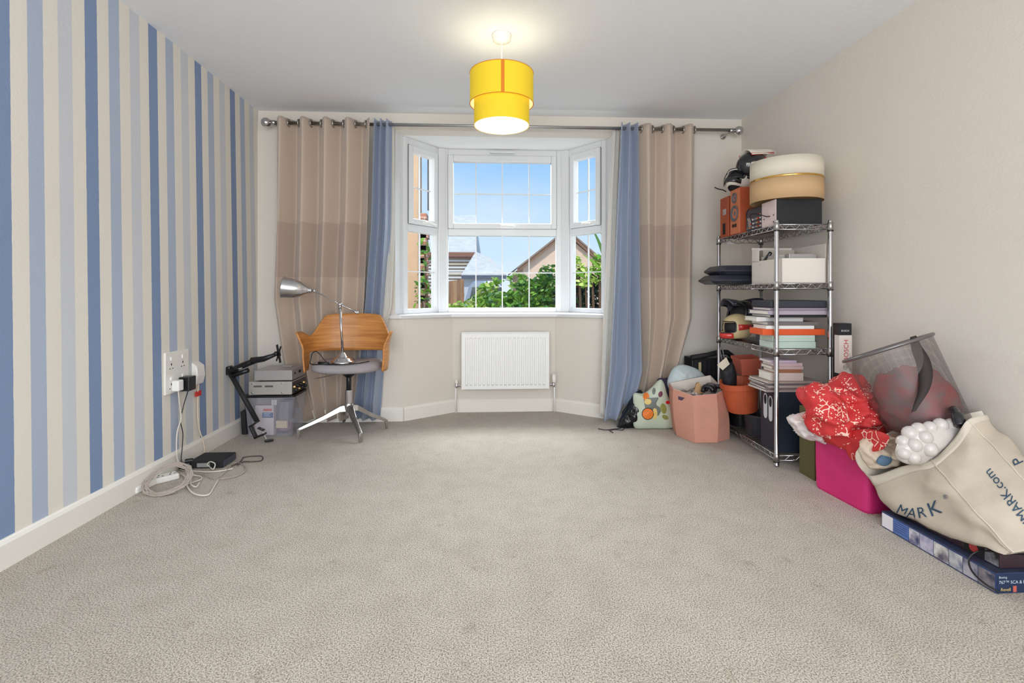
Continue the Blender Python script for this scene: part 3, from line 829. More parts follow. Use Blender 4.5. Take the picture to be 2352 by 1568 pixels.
leaves('dark_evergreen', M_l3, mat('very dark leaf', (20, 30, 24), .6), [blob(1352, 700, 6.0, .34, .3, .34), blob(1310, 700, 6.0, .22, .3, .32), blob(1390, 690, 6.1, .25, .3, .4)], 2600, .06, 'dark evergreen hedge seen through the right bay window', 'hedge', 11)
leaves('climbing_vine', M_l1, M_l4, [blob(1330, 612, 5.7, .08, .1, .12), blob(1360, 630, 5.7, .18, .12, .10), blob(1375, 600, 5.7, .08, .1, .1), blob(1345, 650, 5.7, .14, .1, .05)], 240, .085, 'bright climbing vine leaves across the right bay window', 'plant', 12)
for k, (ua, va_, ub, vb_) in enumerate(((1363, 530, 1392, 622), (1378, 530, 1400, 600), (1340, 585, 1392, 640))):
    a, b = at(ua, va_, y=5.6), at(ub, vb_, y=5.65)
    m_ = (a + b) / 2 + Vector((.02, 0, .02)); rows = []
    for i in range(9):
        t = i / 8; q = a.lerp(b, t) + (m_ - (a + b) / 2) * 4 * t * (1 - t); w_ = .016 * math.sin(PI * min(.98, t * .9 + .06)) + .002
        rows.append([q + Vector((-w_, 0, 0)), q + Vector((0, .008, -.004)), q + Vector((w_, 0, 0))])
    lf = MB().sheet(rows).build('strap_leaf', M_l2 if k < 2 else M_l1, None, smooth=True, solid=.002)
    tag(lf, ['long dark strap leaf nearest the vine in the right window', 'long dark strap leaf at the outer edge of the right window', 'broad light green strap leaf crossing the right window'][k], 'leaf')
tk = at(1329, 700, y=5.9)
ln = MB(); ln.tube([(tk.x, tk.y, -.32), (tk.x, tk.y, .7), (tk.x - .01, tk.y, 1.22)], [.035, .032, .028], 8)
o = ln.build('wooden_post', mat('red brown timber', (112, 66, 50), .8, stretch=(1, 1, .1), var=.15, vsc=20), None, smooth=True); tag(o, 'red-brown timber post among the dark hedge', 'post')

# ================================================================ LEFT SIDE
# --- desk chair
ch = empty('desk_chair', (-.97, 3.615, 0), label='swivel armchair with bent plywood back, grey seat and four-star chrome base', cat='chair')
CX, CYY = -.97, 3.615
for (u, v) in ((680, 1006), (830, 1016), (892, 983), (790, 968)):
    t = at(u, v, z=0.0); d = Vector((t.x - CX, t.y - CYY, 0)); Lg = d.length; d.normalize(); sd = Vector((-d.y, d.x, 0)); O = Vector((CX, CYY, 0))
    rows = []
    for (r, zc, hh, ww) in ((.012, .185, .040, .026), (.06, .180, .034, .024), (Lg * .5, .125, .026, .019), (Lg - .02, .062, .018, .015), (Lg - .004, .048, .022, .015)):
        c_ = O + d * r + Vector((0, 0, zc))
        rows.append([c_ + sd * ww + Vector((0, 0, -hh)) * .6, c_ + sd * ww * .6 + Vector((0, 0, hh)) * .6, c_ - sd * ww * .6 + Vector((0, 0, hh)) * .6, c_ - sd * ww + Vector((0, 0, -hh)) * .6])
    mb = MB().sheet(rows, closed=True); n = len(mb.v); mb.f.append((n - 4, n - 3, n - 2, n - 1)); mb.f.append((3, 2, 1, 0))
    c_ = O + d * (Lg - .006)
    lg = fix_normals(mb.build('leg', M_steel, ch, bevel=.003))
    MB().add([c_ + sd * .014 + Vector((0, 0, .06)), c_ - sd * .014 + Vector((0, 0, .06)), c_ - sd * .012 + Vector((0, 0, 0)), c_ + sd * .012, c_ + sd * .014 + Vector((0, 0, .06)) - d * .022, c_ - sd * .014 + Vector((0, 0, .06)) - d * .022, c_ - sd * .012 - d * .012, c_ + sd * .012 - d * .012],
             [(0, 1, 2, 3), (7, 6, 5, 4), (0, 4, 5, 1), (1, 5, 6, 2), (2, 6, 7, 3), (3, 7, 4, 0)]).build('foot', M_steel, lg)
MB().lathe([(1e-4, .135), (.032, .137), (.034, .20), (.030, .215), (.024, .216), (.024, .31), (.020, .312), (1e-4, .312)], 24, (CX, CYY, 0)).build('hub', M_chrome, ch, smooth=False)
MB().tube([(CX, CYY, .30), (CX, CYY, .45)], .017, 16).build('gas_column', M_black, ch, smooth=True)
MB().lathe([(.02, .40), (.05, .425), (.09, .44), (.09, .452), (1e-4, .452)], 20, (CX, CYY, 0)).build('seat_plate', M_black, ch)
MB().tube([(CX - .03, CYY - .05, .437), (CX - .10, CYY - .10, .428), (CX - .19, CYY - .15, .415)], .0035, 6).build('height_lever', M_chrome, ch)
se = MB(); rows = []
FA = math.radians(-3)   # facing a little towards the striped wall
Rz = RZ(-FA)
def CL(x, y, z): q = Rz @ Vector((x, y, 0)); return Vector((CX + q.x, CYY + q.y, z))
for (r, z) in ((.02, .452), (.88, .452), (.97, .462), (1, .478), (.97, .496), (.86, .508), (.5, .506), (.02, .503)):
    row = []
    for k in range(40):
        a = 2 * PI * k / 40; ca, sa = math.cos(a), math.sin(a)
        ex = .245 * (abs(ca) ** .75) * (1 if ca > 0 else -1); ey = .225 * (abs(sa) ** .75) * (1 if sa > 0 else -1)
        row.append(CL(ex * r, ey * r, z + .012 * (ex / .25) ** 2 * (1 if z > .49 else .3)))
    rows.append(row)
se.sheet(rows, closed=True).build('seat', mat('grey seat cloth', (158, 152, 156), .85, bump=.2, bsc=300), ch, smooth=True)
# plywood shell: back wrapping into arms
rows = []
N = 60; NZ = 12
def shell(s):
    """s -1..1 along the wrap, returns plan position"""
    a = s * math.radians(112)
    x = .272 * math.sin(a) * (1 + .05 * abs(s)); y = .0 + .17 * math.cos(a)
    if abs(s) > .62: y -= (abs(s) - .62) * .26
    return x, y
def zrange(s):
    q = abs(s)
    if q < .40: top = .845 - .012 * (q / .40) ** 4
    elif q < .68: t = (q - .40) / .28; t = t ** 1.2 * (2 - t) ** .6; top = .833 - .145 * min(1, t)
    else: top = .688 + .045 * math.sin(min(1, (q - .68) / .2) * PI / 2)
    if q < .70: bot = .572 + .01 * q
    else: t = min(1, (q - .70) / .05); bot = .59 - .13 * t
    return bot, top
for j in range(NZ + 1):
    t = j / NZ; row = []
    for i in range(N + 1):
        s = -1 + 2 * i / N; x, y = shell(s); b_, tp = zrange(s); z = b_ + (tp - b_) * t
        flare = max(0, (z - .63)) * max(0, abs(s) - .6)
        k = 1 + flare * 4.2
        inn = max(0, (.56 - z)) * (.35 if abs(s) > .7 else 0)
        hz = max(0, z - .58)
        yy = y + (hz * .12 if abs(s) < .6 else hz * .12 * max(0, 1 - (abs(s) - .6) * 3))
        row.append(CL(x * k * (1 - inn), yy, z))
    rows.append(row)
MB().sheet(rows).build('backrest', M_wood, ch, smooth=True, solid=.011, offs=0, label='bent plywood back and arms')
# --- desk lamp on the chair seat
ly = CYY - .06; lx = at(787, 828, y=ly).x
dl = empty('desk_lamp', (lx, ly, .512), label='chrome adjustable desk lamp standing on the chair seat', cat='lamp')
MB().lathe([(1e-4, .508), (.082, .508), (.084, .514), (.080, .526), (.066, .530), (.062, .540), (.040, .548), (.030, .562), (.018, .580), (.012, .586), (1e-4, .586)], 40, (lx, ly, 0)).build('base', M_chrome, dl, smooth=True)
jt = Vector((lx, ly, at(781, 699, y=ly).z))
jt.x = at(781, 699, y=ly).x
MB().tube([(lx, ly, .58), (jt.x, ly, jt.z - .015)], .0085, 12).build('post', M_chrome, dl, smooth=True)
ha = at(722, 668, y=ly - .02); ea = at(822, 719, y=ly + .02)
MB().tube([ha, jt, ea], .0042, 8).build('arm', M_chrome, dl, smooth=True)
j_ = MB(); j_.ball(jt, .017, 16); j_.ball(jt + (ha - jt).normalized() * .035, .008, 10); j_.ball(jt + (ea - jt).normalized() * .030, .008, 10); j_.tube([jt + Vector((0, 0, -.03)), jt + Vector((0, 0, 0))], .011, 12)
j_.build('joint', M_chrome, dl, smooth=True)
dd = (ea - jt).normalized(); MB().tube([ea - dd * .035, ea - dd * .02, ea, ea + dd * .006], [.006, .009, .010, .004], 12).build('counterweight', M_chrome, dl, smooth=True)
hd = at(660, 661, y=ly - .04)
ax_ = (hd - ha).normalized()
q_ = Vector((0, 0, 1)).rotation_difference(ax_).to_matrix()
MB().ball(ha, .012, 14).build('knuckle', M_chrome, dl, smooth=True)
hp = [(.010, 0), (.017, .004), (.018, .018), (.016, .022), (.021, .026), (.026, .042), (.036, .055), (.052, .080), (.063, .110), (.069, .145), (.071, .185), (.075, .192)]
MB().lathe(hp + [(r - .002, z) for r, z in hp[::-1][:-1]], 40, ha + ax_ * .014, q_).build('lamp_shade', M_chrome, dl, smooth=True)
# black lead lying on the seat
pts = [at(712, 797, y=3.50), at(708, 803, y=3.50)]
Lz = .515
P_ = [(-1.16, 3.50, .60), (-1.185, 3.50, .585), (-1.19, 3.49, .55), (-1.19, 3.48, .515), (-1.12, 3.45, Lz), (-1.0, 3.43, Lz), (-.93, 3.44, Lz), (-.86, 3.47, Lz + .004), (-.80, 3.50, Lz + .012)]
P2 = [(-1.16, 3.50, .60), (-1.13, 3.495, .575), (-1.10, 3.49, .54), (-1.06, 3.47, Lz), (-.98, 3.45, Lz), (-1.05, 3.48, Lz), (-.92, 3.50, Lz)]
o = MB().tube(spline(P_, 6), .0035, 6).tube(spline(P2, 6), .003, 6).tube([(-1.13, 3.46, Lz + .006), (-1.06, 3.45, Lz + .006)], .012, 8).build('lamp_cable', M_black, None, smooth=True)
tag(o, 'black mains lead with plug looped over the chair seat', 'cable')

# --- clear storage box with contents and lid
bx0, bx1, by0, by1 = -1.66, -1.335, 3.545, 3.80
M_clear = mat('clear plastic', (206, 206, 220), .18, alpha=.16, coat=.5)
sb = empty('storage_box', ((bx0 + bx1) / 2, (by0 + by1) / 2, 0), label='clear plastic storage box with black lid holding papers and packets', cat='storage box')
w_ = MB(); rows = []
for (z, k) in ((.004, .92), (.02, .93), (.262, 1.03), (.268, 1.06), (.275, 1.06)):
    cx_, cy_ = (bx0 + bx1) / 2, (by0 + by1) / 2; hx, hy = (bx1 - bx0) / 2 * k, (by1 - by0) / 2 * k; r = .03; row = []
    for q, (sx_, sy_) in enumerate(((1, 1), (-1, 1), (-1, -1), (1, -1))):
        for i in range(6):
            a = PI / 2 * q + PI / 2 * i / 5; row.append(Vector((cx_ + sx_ * (hx - r) + r * math.cos(a), cy_ + sy_ * (hy - r) + r * math.sin(a), z)))
    rows.append(row)
w_.sheet(rows, closed=True); w_.f.append(tuple(range(24))[::-1]); w_.build('bin', M_clear, sb, smooth=False, solid=.0025)
rib = MB()
for x in (bx0 + .19, bx0 + .202, bx0 + .214): rib.bb(x, x + .004, by0 - .012, by0 - .004, .225, .262)
rib.build('rib', mat('clear rib', (230, 230, 236), .3), sb)
ld = MB(); ld.prism([(p.x, p.y) for p in [Vector(((bx0 + bx1) / 2 + (q.x - (bx0 + bx1) / 2) * 1.02, (by0 + by1) / 2 + (q.y - (by0 + by1) / 2) * 1.02, 0)) for q in rows[-1]]], .276, .290)
ld.build('lid', M_black, sb, label='black lid')
def thing_box(name, x0, x1, y0, y1, z0, z1, m, label, cat, bevel=.002, group=None, rz=0):
    mb = MB(); c_ = ((x0 + x1) / 2, (y0 + y1) / 2, (z0 + z1) / 2)
    mb.box(c_, (x1 - x0, y1 - y0, z1 - z0), RZ(rz)); o = mb.build(name, m, None, bevel=bevel); tag(o, label, cat, group); return o
# contents
fold = empty('paper_carton', (-1.53, 3.58, .006), label='white paper carton with red and blue print inside the clear box', cat='carton')
MB().bb(-1.60, -1.475, 3.575, 3.62, .008, .215).build('carton_body', mat('off white card', (206, 196, 196), .6), fold)
def flat(mb, pts): return mb.add(pts, [tuple(range(len(pts)))])
flat(MB(), [(-1.545, 3.573, .175), (-1.487, 3.573, .175), (-1.487, 3.573, .192), (-1.545, 3.573, .192)]).build('printed_band', mat('print red', (196, 78, 66), .5), fold, label='red printed oval band')
flat(MB(), [(-1.552, 3.573, .13), (-1.478, 3.573, .128), (-1.478, 3.573, .165), (-1.552, 3.573, .167)]).build('printed_panel', mat('print blue', (52, 84, 134), .5), fold, label='blue printed panel')
for i in range(3): flat(MB(), [(-1.54, 3.5722, .140 + i * .009), (-1.495 - .01 * (i % 2), 3.5722, .139 + i * .009), (-1.495 - .01 * (i % 2), 3.5722, .144 + i * .009), (-1.54, 3.5722, .145 + i * .009)]).build('printed_line', mat('print pale', (150, 180, 210), .5), fold)
thing_box('paper_sheaf', -1.62, -1.55, 3.60, 3.70, .008, .17, mat('salmon paper', (190, 130, 118), .7), 'salmon folder at the left inside the clear box', 'folder', rz=.1)
thing_box('plastic_tub', -1.455, -1.385, 3.60, 3.72, .09, .235, mat('smoky grey', (122, 120, 130), .3), 'smoky grey tub at the right inside the clear box', 'tub', bevel=.012)
thing_box('card_packet', -1.46, -1.385, 3.575, 3.60, .055, .105, mat('tan card', (214, 192, 160), .6), 'small tan card packet low in the clear box', 'packet', rz=-.05)
o = MB().ball((-1.43, 3.66, .045), (.045, .06, .038), 20).build('cloth_bundle', mat('mauve cloth', (146, 110, 124), .8), None, smooth=True); tag(o, 'mauve cloth bundle at the bottom of the clear box', 'cloth')
o = MB().ball((-1.56, 3.69, .04), (.06, .05, .033), 20).build('cloth_bundle', mat('rust cloth', (176, 92, 76), .8), None, smooth=True); tag(o, 'rust cloth bundle at the back of the clear box', 'cloth')
# --- two silver boxes on top
def device(name, x0, x1, y0, y1, z0, z1, label, cat, m=M_silver):
    o = empty(name, ((x0 + x1) / 2, (y0 + y1) / 2, z0), label=label, cat=cat)
    MB().bb(x0, x1, y0, y1, z0 + .006, z1).build('casing', m, o, bevel=.003)
    for (x, y) in ((x0 + .03, y0 + .03), (x1 - .03, y0 + .03), (x0 + .03, y1 - .03), (x1 - .03, y1 - .03)): MB().lathe([(.012, 0), (.012, .008), (1e-4, .008)], 12, (x, y, z0)).build('foot', M_black, o)
    return o
d1 = device('amplifier', -1.625, -1.335, 3.53, 3.80, .291, .388, 'silver amplifier on the clear box, lower of the two silver units', 'amplifier', mat('champagne metal', (186, 182, 176), .35, .5))
for (x0, x1) in ((-1.59, -1.535), (-1.515, -1.46)):
    v_ = MB()
    for i in range(12): v_.bb(x0 + i * (x1 - x0) / 12, x0 + (i + .55) * (x1 - x0) / 12, 3.5285, 3.5305, .350, .362)
    v_.build('vent', M_dark, d1)
for (x, z) in ((-1.40, .375), (-1.40, .312), (-1.60, .312), (-1.60, .375)): MB().lathe([(.006, 0), (.006, .003), (1e-4, .004)], 10, (x, 3.53, z), Matrix.Rotation(PI / 2, 3, 'X')).build('screw', M_chrome, d1)
for k in range(8):
    MB().lathe([(.011, 0), (.012, .006), (.010, .016), (1e-4, .018)], 12, (-1.335, 3.56 + k * .03, .345 - .028 * (k % 2)), Matrix.Rotation(PI / 2, 3, 'Y')).build('knob', M_black if k % 3 else mat('brass', (196, 164, 110), .3, .9), d1, smooth=False)
MB().bb(-1.336, -1.333, 3.54, 3.79, .30, .38).build('side_panel', mat('gunmetal', (92, 86, 86), .4, .5), d1)
d2 = device('disc_player', -1.59, -1.335, 3.535, 3.79, .389, .465, 'flat grey player on top of the silver amplifier', 'player')
MB().bb(-1.337, -1.3335, 3.58, 3.60, .43, .443).build('socket', M_dark, d2)
MB().bb(-1.337, -1.333, 3.66, 3.70, .428, .446).build('socket', M_dark, d2)
thing_box('card_slip', -1.46, -1.40, 3.70, 3.74, .4655, .472, mat('slip grey', (178, 172, 172), .6), 'small pale slip lying on the flat grey player', 'card', bevel=.001)
# black bag strip behind the box against the stripes
o = fix_normals(MB().extr([(-1.715, 3.62, .10), (-1.715, 3.70, .10), (-1.715, 3.72, .27), (-1.715, 3.60, .27)], (.035, 0, 0)).build('laptop_sleeve', M_mblack, None, bevel=.006)); tag(o, 'thin black sleeve wedged between the clear box and striped wall', 'sleeve'); o.location.z -= .10
# --- monitor arm
ma = empty('monitor_arm', (-1.50, 3.44, 0), label='black gas-spring monitor arm with desk clamp leaning on the boxes', cat='monitor arm')
A = lambda u, v, y=3.44: at(u, v, y=y)
MB().tube([A(590, 966), A(524, 848, 3.50)], .016, 14).build('pole', M_mblack, ma, smooth=True)
cb_ = MB(); cb_.box(A(526, 850, 3.50), (.045, .05, .055), Matrix.Rotation(-.3, 3, 'Y')); cb_.build('elbow', M_black, ma, bevel=.008)
fa = MB(); fa.tube([A(528, 852, 3.49), A(560, 838, 3.47), A(592, 826, 3.44)], [.021, .020, .018], 12); fa.tube([A(535, 862, 3.49), A(570, 850, 3.47)], .016, 10); fa.build('lower_arm', M_black, ma, smooth=True)
MB().box(A(552, 846, 3.455), (.024, .003, .008), Matrix.Rotation(-.3, 3, 'Y')).build('badge', mat('badge grey', (150, 156, 150), .4), ma)
MB().tube([A(578, 828, 3.44), A(606, 824, 3.43), A(632, 814, 3.42)], [.022, .019, .012], 12).build('upper_arm', M_black, ma, smooth=True)
MB().ball(A(634, 812, 3.42), .016, 14).build('tilt_joint', M_black, ma, smooth=True)
vp = MB(); c_ = A(640, 812, 3.42); Rv = Euler((0, math.radians(-16), math.radians(62))).to_matrix()
vp.box(c_, (.022, .006, .125), Euler((0, math.radians(-20), math.radians(-38))).to_matrix()); vp.box(c_, (.012, .006, .115), Euler((0, math.radians(28), math.radians(-38))).to_matrix()); vp.box(c_, (.04, .008, .04), Euler((0, math.radians(-20), math.radians(-38))).to_matrix())
vp.build('mounting_plate', M_black, ma, bevel=.002)
cl_ = MB(); k0, k1, k2, k3 = A(592, 968), A(576, 978), A(588, 1004), A(608, 996)
for a, b in ((k0, k1), (k1, k2), (k2, k3)):
    d_ = b - a; mid_ = (a + b) / 2; ang = math.atan2(d_.z, d_.x); cl_.box(mid_, (d_.length + .012, .04, .012), Matrix.Rotation(-ang, 3, 'Y'))
cl_.build('clamp', M_black, ma, bevel=.002)
MB().tube([A(600, 984), A(614, 1012, 3.43)], .0045, 8).build('clamp_screw', M_chrome, ma)
MB().box(A(600, 985), (.045, .035, .006), Matrix.Rotation(.45, 3, 'Y')).build('clamp_pad', M_black, ma, bevel=.002)
tb = A(618, 1015, 3.43); MB().box((tb.x, tb.y, .012), (.055, .018, .016), RZ(.5)).build('clamp_knob', M_black, ma, bevel=.005)

# --- set-top box and cables on the floor
st = empty('set_top_box', (-1.585, 2.99, 0), label='low black set-top box on the carpet by the skirting', cat='set-top box')
MB().bb(-1.675, -1.495, 2.935, 3.085, .004, .046).build('casing', M_mblack, st, bevel=.002)
MB().bb(-1.635, -1.565, 2.932, 2.936, .010, .032).build('rating_label', mat('label grey', (150, 148, 146), .5), st, label='grey rating label')
for (x, y) in ((-1.66, 2.95), (-1.51, 2.95), (-1.66, 3.07), (-1.51, 3.07)): MB().lathe([(.008, 0), (.008, .005)], 8, (x, y, 0)).build('foot', M_black, st)
MB().bb(-1.49, -1.4945, 2.94, 3.08, .008, .042).build('side_panel', mat('slate panel', (66, 70, 80), .35), st)
pgb = MB(); pgb.box((-1.705, 2.915, .025), (.03, .03, .035)); pgb.tube([(-1.70, 2.90, .03), (-1.67, 2.925, .035)], .011, 8); pgb.tube([(-1.70, 2.93, .045), (-1.665, 2.95, .045)], .013, 8)
o = pgb.build('connector', M_black, None, bevel=.003); tag(o, 'black cable connectors beside the set-top box', 'connector')
def cord(name, pts, r, m, label, n=6, cat='cable', group=None):
    o = MB().tube(spline(pts, n), r, 6).build(name, m, None, smooth=True); tag(o, label, cat, group); return o
M_cw = mat('white flex', (222, 216, 206), .5); M_cg = mat('grey flex', (176, 164, 154), .5); M_cd = mat('dark flex', (70, 62, 60), .5)
F = lambda u, v, z=.006: at(u, v, z=z)
cord('white_cable', [F(404, 1069, .02), F(428, 1078), F(460, 1083), F(500, 1082), F(535, 1076)], .0035, M_cw, 'straight white flex in front of the set-top box')
cord('white_cable', [F(425, 1095), F(432, 1120), F(450, 1135), F(478, 1136), F(490, 1120), F(500, 1103)], .004, M_cw, 'thick white flex making a wide loop below the set-top box')
cord('white_cable', [F(415, 1087), F(432, 1100), F(425, 1112), F(450, 1105), F(462, 1100), F(460, 1094), F(442, 1092, .012), F(438, 1110, .012), F(450, 1118), F(458, 1108)], .0035, M_cw, 'tangled white flex between the coil and the set-top box')
cord('white_cable', [F(482, 1072, .012), F(476, 1066, .03), F(483, 1060, .045), F(494, 1065, .04), F(490, 1077, .02), F(482, 1072, .012)], .003, M_cw, 'small white cable curl against the set-top box front')
cord('grey_cable', [F(505, 1100), F(530, 1096), F(555, 1088), F(565, 1076), F(558, 1066), F(540, 1062), F(530, 1068), F(520, 1082), F(495, 1098), F(470, 1090), F(440, 1083)], .003, M_cg, 'grey-beige cable loop right of the set-top box')
cord('dark_cable', [F(532, 1070), F(552, 1060), F(560, 1050), F(585, 1047), F(600, 1047), F(604, 1052), F(598, 1058), F(575, 1060), F(560, 1060), F(545, 1068)], .003, M_cd, 'dark wire loop lying farthest right on the carpet')
cord('grey_cable', [F(420, 1056, .05), F(408, 1062, .04), F(405, 1072, .02), F(420, 1080), F(440, 1082)], .003, M_cg, 'thin grey wire arching behind the connectors')
# coil of grey flex, half propped on the extension socket
cc = at(386, 1110, z=.03); rn = random.Random(4); pts = []
for k in range(7 * 28):
    a = 2 * PI * k / 28; r = .088 + .010 * math.sin(k * .37) + .004 * math.sin(k * 1.3)
    x = r * math.cos(a) * 1.12; y = r * math.sin(a); pts.append((cc.x + x, cc.y + y * .92, cc.z + .012 + y * .52 + .003 * math.sin(k * .9)))
o = MB().tube([(p[0], p[1], max(.004, p[2] + .01)) for p in pts], .0036, 6).build('cable_coil', M_cg, None, smooth=True); tag(o, 'coil of beige-grey cable propped on the extension socket', 'cable coil')
def strip(a, b, wd, label, n):
    a = Vector(a); b = Vector(b); d = b - a; Lh = d.length; ang = math.atan2(d.y, d.x); c_ = (a + b) / 2
    o = empty('extension_socket', (c_.x, c_.y, 0), ang, label=label, cat='extension lead')
    MB().box((0, 0, .016), (Lh, wd, .032)).build('casing', M_plw, o, local=True, bevel=.008)
    for i in range(n):
        x = -Lh / 2 + Lh * (i + .5) / n; h_ = MB()
        h_.box((x, wd * .18, .0325), (.004, .009, .002)); h_.box((x - .011, -wd * .18, .0325), (.008, .004, .002)); h_.box((x + .011, -wd * .18, .0325), (.008, .004, .002))
        h_.build('socket', M_dark, o, local=True)
    return o
strip(F(302, 1132), F(352, 1108), .06, 'white extension socket against the skirting, nearer the viewer', 2)
strip(F(352, 1108), F(408, 1094), .065, 'white extension socket inside the coil of cable', 2)

# --- wall sockets
ws = empty('wall_socket', (XL, 2.925, .46), label='large white double-row wall socket plate on the stripes', cat='wall socket')
MB().bb(XL, XL + .012, 2.82, 3.035, .440, .672).build('plate', M_plw, ws, bevel=.003)
for zr in (.585, .475):
    for y in (2.87, 2.975):
        s_ = MB(); s_.bb(XL + .0115, XL + .0135, y - .003, y + .003, zr + .012, zr + .024); s_.bb(XL + .0115, XL + .0135, y - .016, y - .009, zr - .008, zr - .003); s_.bb(XL + .0115, XL + .0135, y + .009, y + .016, zr - .008, zr - .003)
        s_.build('socket', M_dark, ws)
        MB().bb(XL + .012, XL + .017, y - .009, y + .009, zr + .04, zr + .06).build('switch', M_white, ws, bevel=.001)
pp = empty('mains_plug', (XL + .03, 2.89, .47), label='white mains plug in the lower left of the wall socket', cat='plug')
MB().bb(XL + .013, XL + .052, 2.868, 2.918, .452, .512).build('plug_body', M_white, pp, bevel=.006)
ad = empty('power_adapter', (XL + .04, 2.97, .45), label='square black power adapter plugged into the wall socket', cat='adapter')
MB().bb(XL + .013, XL + .07, 2.935, 3.005, .440, .520).build('adapter_body', M_black, ad, bevel=.004)
cord('white_cable', [(XL + .035, 2.895, .453), (XL + .03, 2.91, .40), (XL + .022, 2.935, .34), (XL + .022, 2.94, .28), (XL + .026, 2.90, .22), (XL + .028, 2.89, .12), (XL + .03, 2.90, .06), (XL + .05, 2.90, .02), (XL + .09, 2.90, .012)], .0038, M_cw, 'white flex hanging from the wall plug to the carpet')
cord('black_cable', [(XL + .05, 2.965, .442), (XL + .03, 2.97, .39), (XL + .022, 2.955, .33), (XL + .02, 2.94, .27), (XL + .024, 2.955, .20), (XL + .024, 2.95, .12), (XL + .03, 2.93, .05), (XL + .05, 2.925, .03)], .0025, M_black, 'thin black flex hanging from the square adapter')
MB_ = MB()
ph = empty('wall_phone_unit', (XL + .02, 3.11, .44), label='white curved wall unit beside the socket plate', cat='wall unit')
fix_normals(MB().extr([(XL, 3.075, .442), (XL + .028, 3.075, .450), (XL + .040, 3.075, .50), (XL + .034, 3.075, .56), (XL, 3.075, .585)], (0, .085, 0)).build('unit_body', M_plw, ph, bevel=.006))
cord('red_tagged_cable', [(XL + .02, 3.12, .445), (XL + .015, 3.12, .40), (XL + .015, 3.12, .30), (XL + .015, 3.125, .22), (XL + .018, 3.14, .15), (XL + .024, 3.16, .10), (XL + .03, 3.17, .012)], .0035, mat('cream flex', (222, 206, 186), .5), 'cream flex dropping from the curved wall unit')
o = MB().bb(XL + .010, XL + .018, 3.10, 3.155, .375, .405).build('cable_tag', mat('tag red', (206, 44, 44), .5), None, bevel=.001); tag(o, 'small red tag on the flex under the wall unit', 'tag')

# ================================================================ RIGHT SIDE
from mathutils.bvhtree import BVHTree
PHI = math.radians(-2.87)
EX = Vector((math.cos(PHI), math.sin(PHI), 0)); EY = Vector((-EX.y, EX.x, 0)); UN = Vector((1.675, 2.80, 0))
def S(a, b, z): return UN + EX * a + EY * b + Vector((0, 0, z))
RU = RZ(PHI)
def sbox(mb, a0, a1, b0, b1, z0, z1): return mb.box(S((a0 + a1) / 2, (b0 + b1) / 2, (z0 + z1) / 2), (a1 - a0, b1 - b0, z1 - z0), RU)
def sthing(name, a0, a1, b0, b1, z0, z1, m, label, cat, bevel=.002, group=None):
    o = sbox(MB(), a0, a1, b0, b1, z0, z1).build(name, m, None, bevel=bevel); tag(o, label, cat, group); return o
def text(s, f, m, name='lettering', parent=None, label=None, align='LEFT'):
    """flat lettering; f maps text coordinates (cap height = 1) to a world point"""
    c = bpy.data.curves.new('t', 'FONT'); c.body = s; c.size = 1.4; c.align_x = align; c.resolution_u = 3
    o = bpy.data.objects.new('t', c); COL.objects.link(o)
    dg = bpy.context.evaluated_depsgraph_get(); me = bpy.data.meshes.new_from_object(o.evaluated_get(dg)); bpy.data.objects.remove(o)
    bm = bmesh.new(); bm.from_mesh(me)
    bmesh.ops.triangulate(bm, faces=bm.faces)
    le = [e for e in bm.edges if e.calc_length() > .35]
    bmesh.ops.subdivide_edges(bm, edges=le, cuts=2)
    bmesh.ops.triangulate(bm, faces=bm.faces)
    vs = [f(v.co.x, v.co.y) for v in bm.verts]; bm.verts.index_update()
    fs = [tuple(v.index for v in q.verts) for q in bm.faces]; bm.free()
    return MB().add(vs, fs).build(name, m, parent, label=label)

# --- wire shelving unit
PH, SHZ = 1.418, (1.393, 1.052, .672, .062)
su = empty('wire_shelving_unit', S(.155, .40, 0), label='chrome wire shelving unit with four shelves beside the right wall', cat='shelving unit')
LA, LB = .31, .80
for (a, b) in ((0, 0), (LA, 0), (0, LB), (LA, LB)):
    p = S(a, b, 0); pm = MB().lathe([(1e-4, 0), (.014, 0), (.014, .01), (.0125, .012), (.0125, PH - .006), (.011, PH), (1e-4, PH + .001)], 14, p).build('post', M_chrome, su, smooth=True)
    for z in SHZ:
        MB().lathe([(.0128, z - .034), (.0162, z - .032), (.0150, z + .010), (.0128, z + .012)], 14, p).build('collar', M_steel, pm, smooth=True)
        MB().lathe([(.0168, z - .039), (.0168, z - .033)], 14, p).build('clip_ring', M_black, pm)
for z in SHZ:
    sh = MB(); k = .004
    for zz in (z, z - .028):
        sh.tube([S(0, 0, zz), S(LA, 0, zz)], .0032, 6); sh.tube([S(0, LB, zz), S(LA, LB, zz)], .0032, 6); sh.tube([S(0, 0, zz), S(0, LB, zz)], .0032, 6); sh.tube([S(LA, 0, zz), S(LA, LB, zz)], .0032, 6)
    shelf = sh.build('shelf', M_chrome, su, smooth=True)
    tr = MB()
    for (P0, P1, n) in ((S(.015, 0, 0), S(LA - .015, 0, 0), 9), (S(.015, LB, 0), S(LA - .015, LB, 0), 9), (S(0, .015, 0), S(0, LB - .015, 0), 24), (S(LA, .015, 0), S(LA, LB - .015, 0), 24)):
        tr.tube([P0.lerp(P1, i / n) + Vector((0, 0, z - (.028 if i % 2 else 0))) for i in range(n + 1)], .0028, 5)
    tr.build('truss_wire', M_chrome, shelf)
    dk = MB()
    for i in range(30): b = .02 + i * (LB - .04) / 29; dk.tube([S(0, b, z + .001), S(LA, b, z + .001)], .0016, 5)
    for a in (LA * .33, LA * .67): dk.tube([S(a, 0, z - .004), S(a, LB, z - .004)], .002, 5)
    dk.build('deck_wire', M_chrome, shelf)
T1, T2, T3, T4 = [z + .004 for z in SHZ]

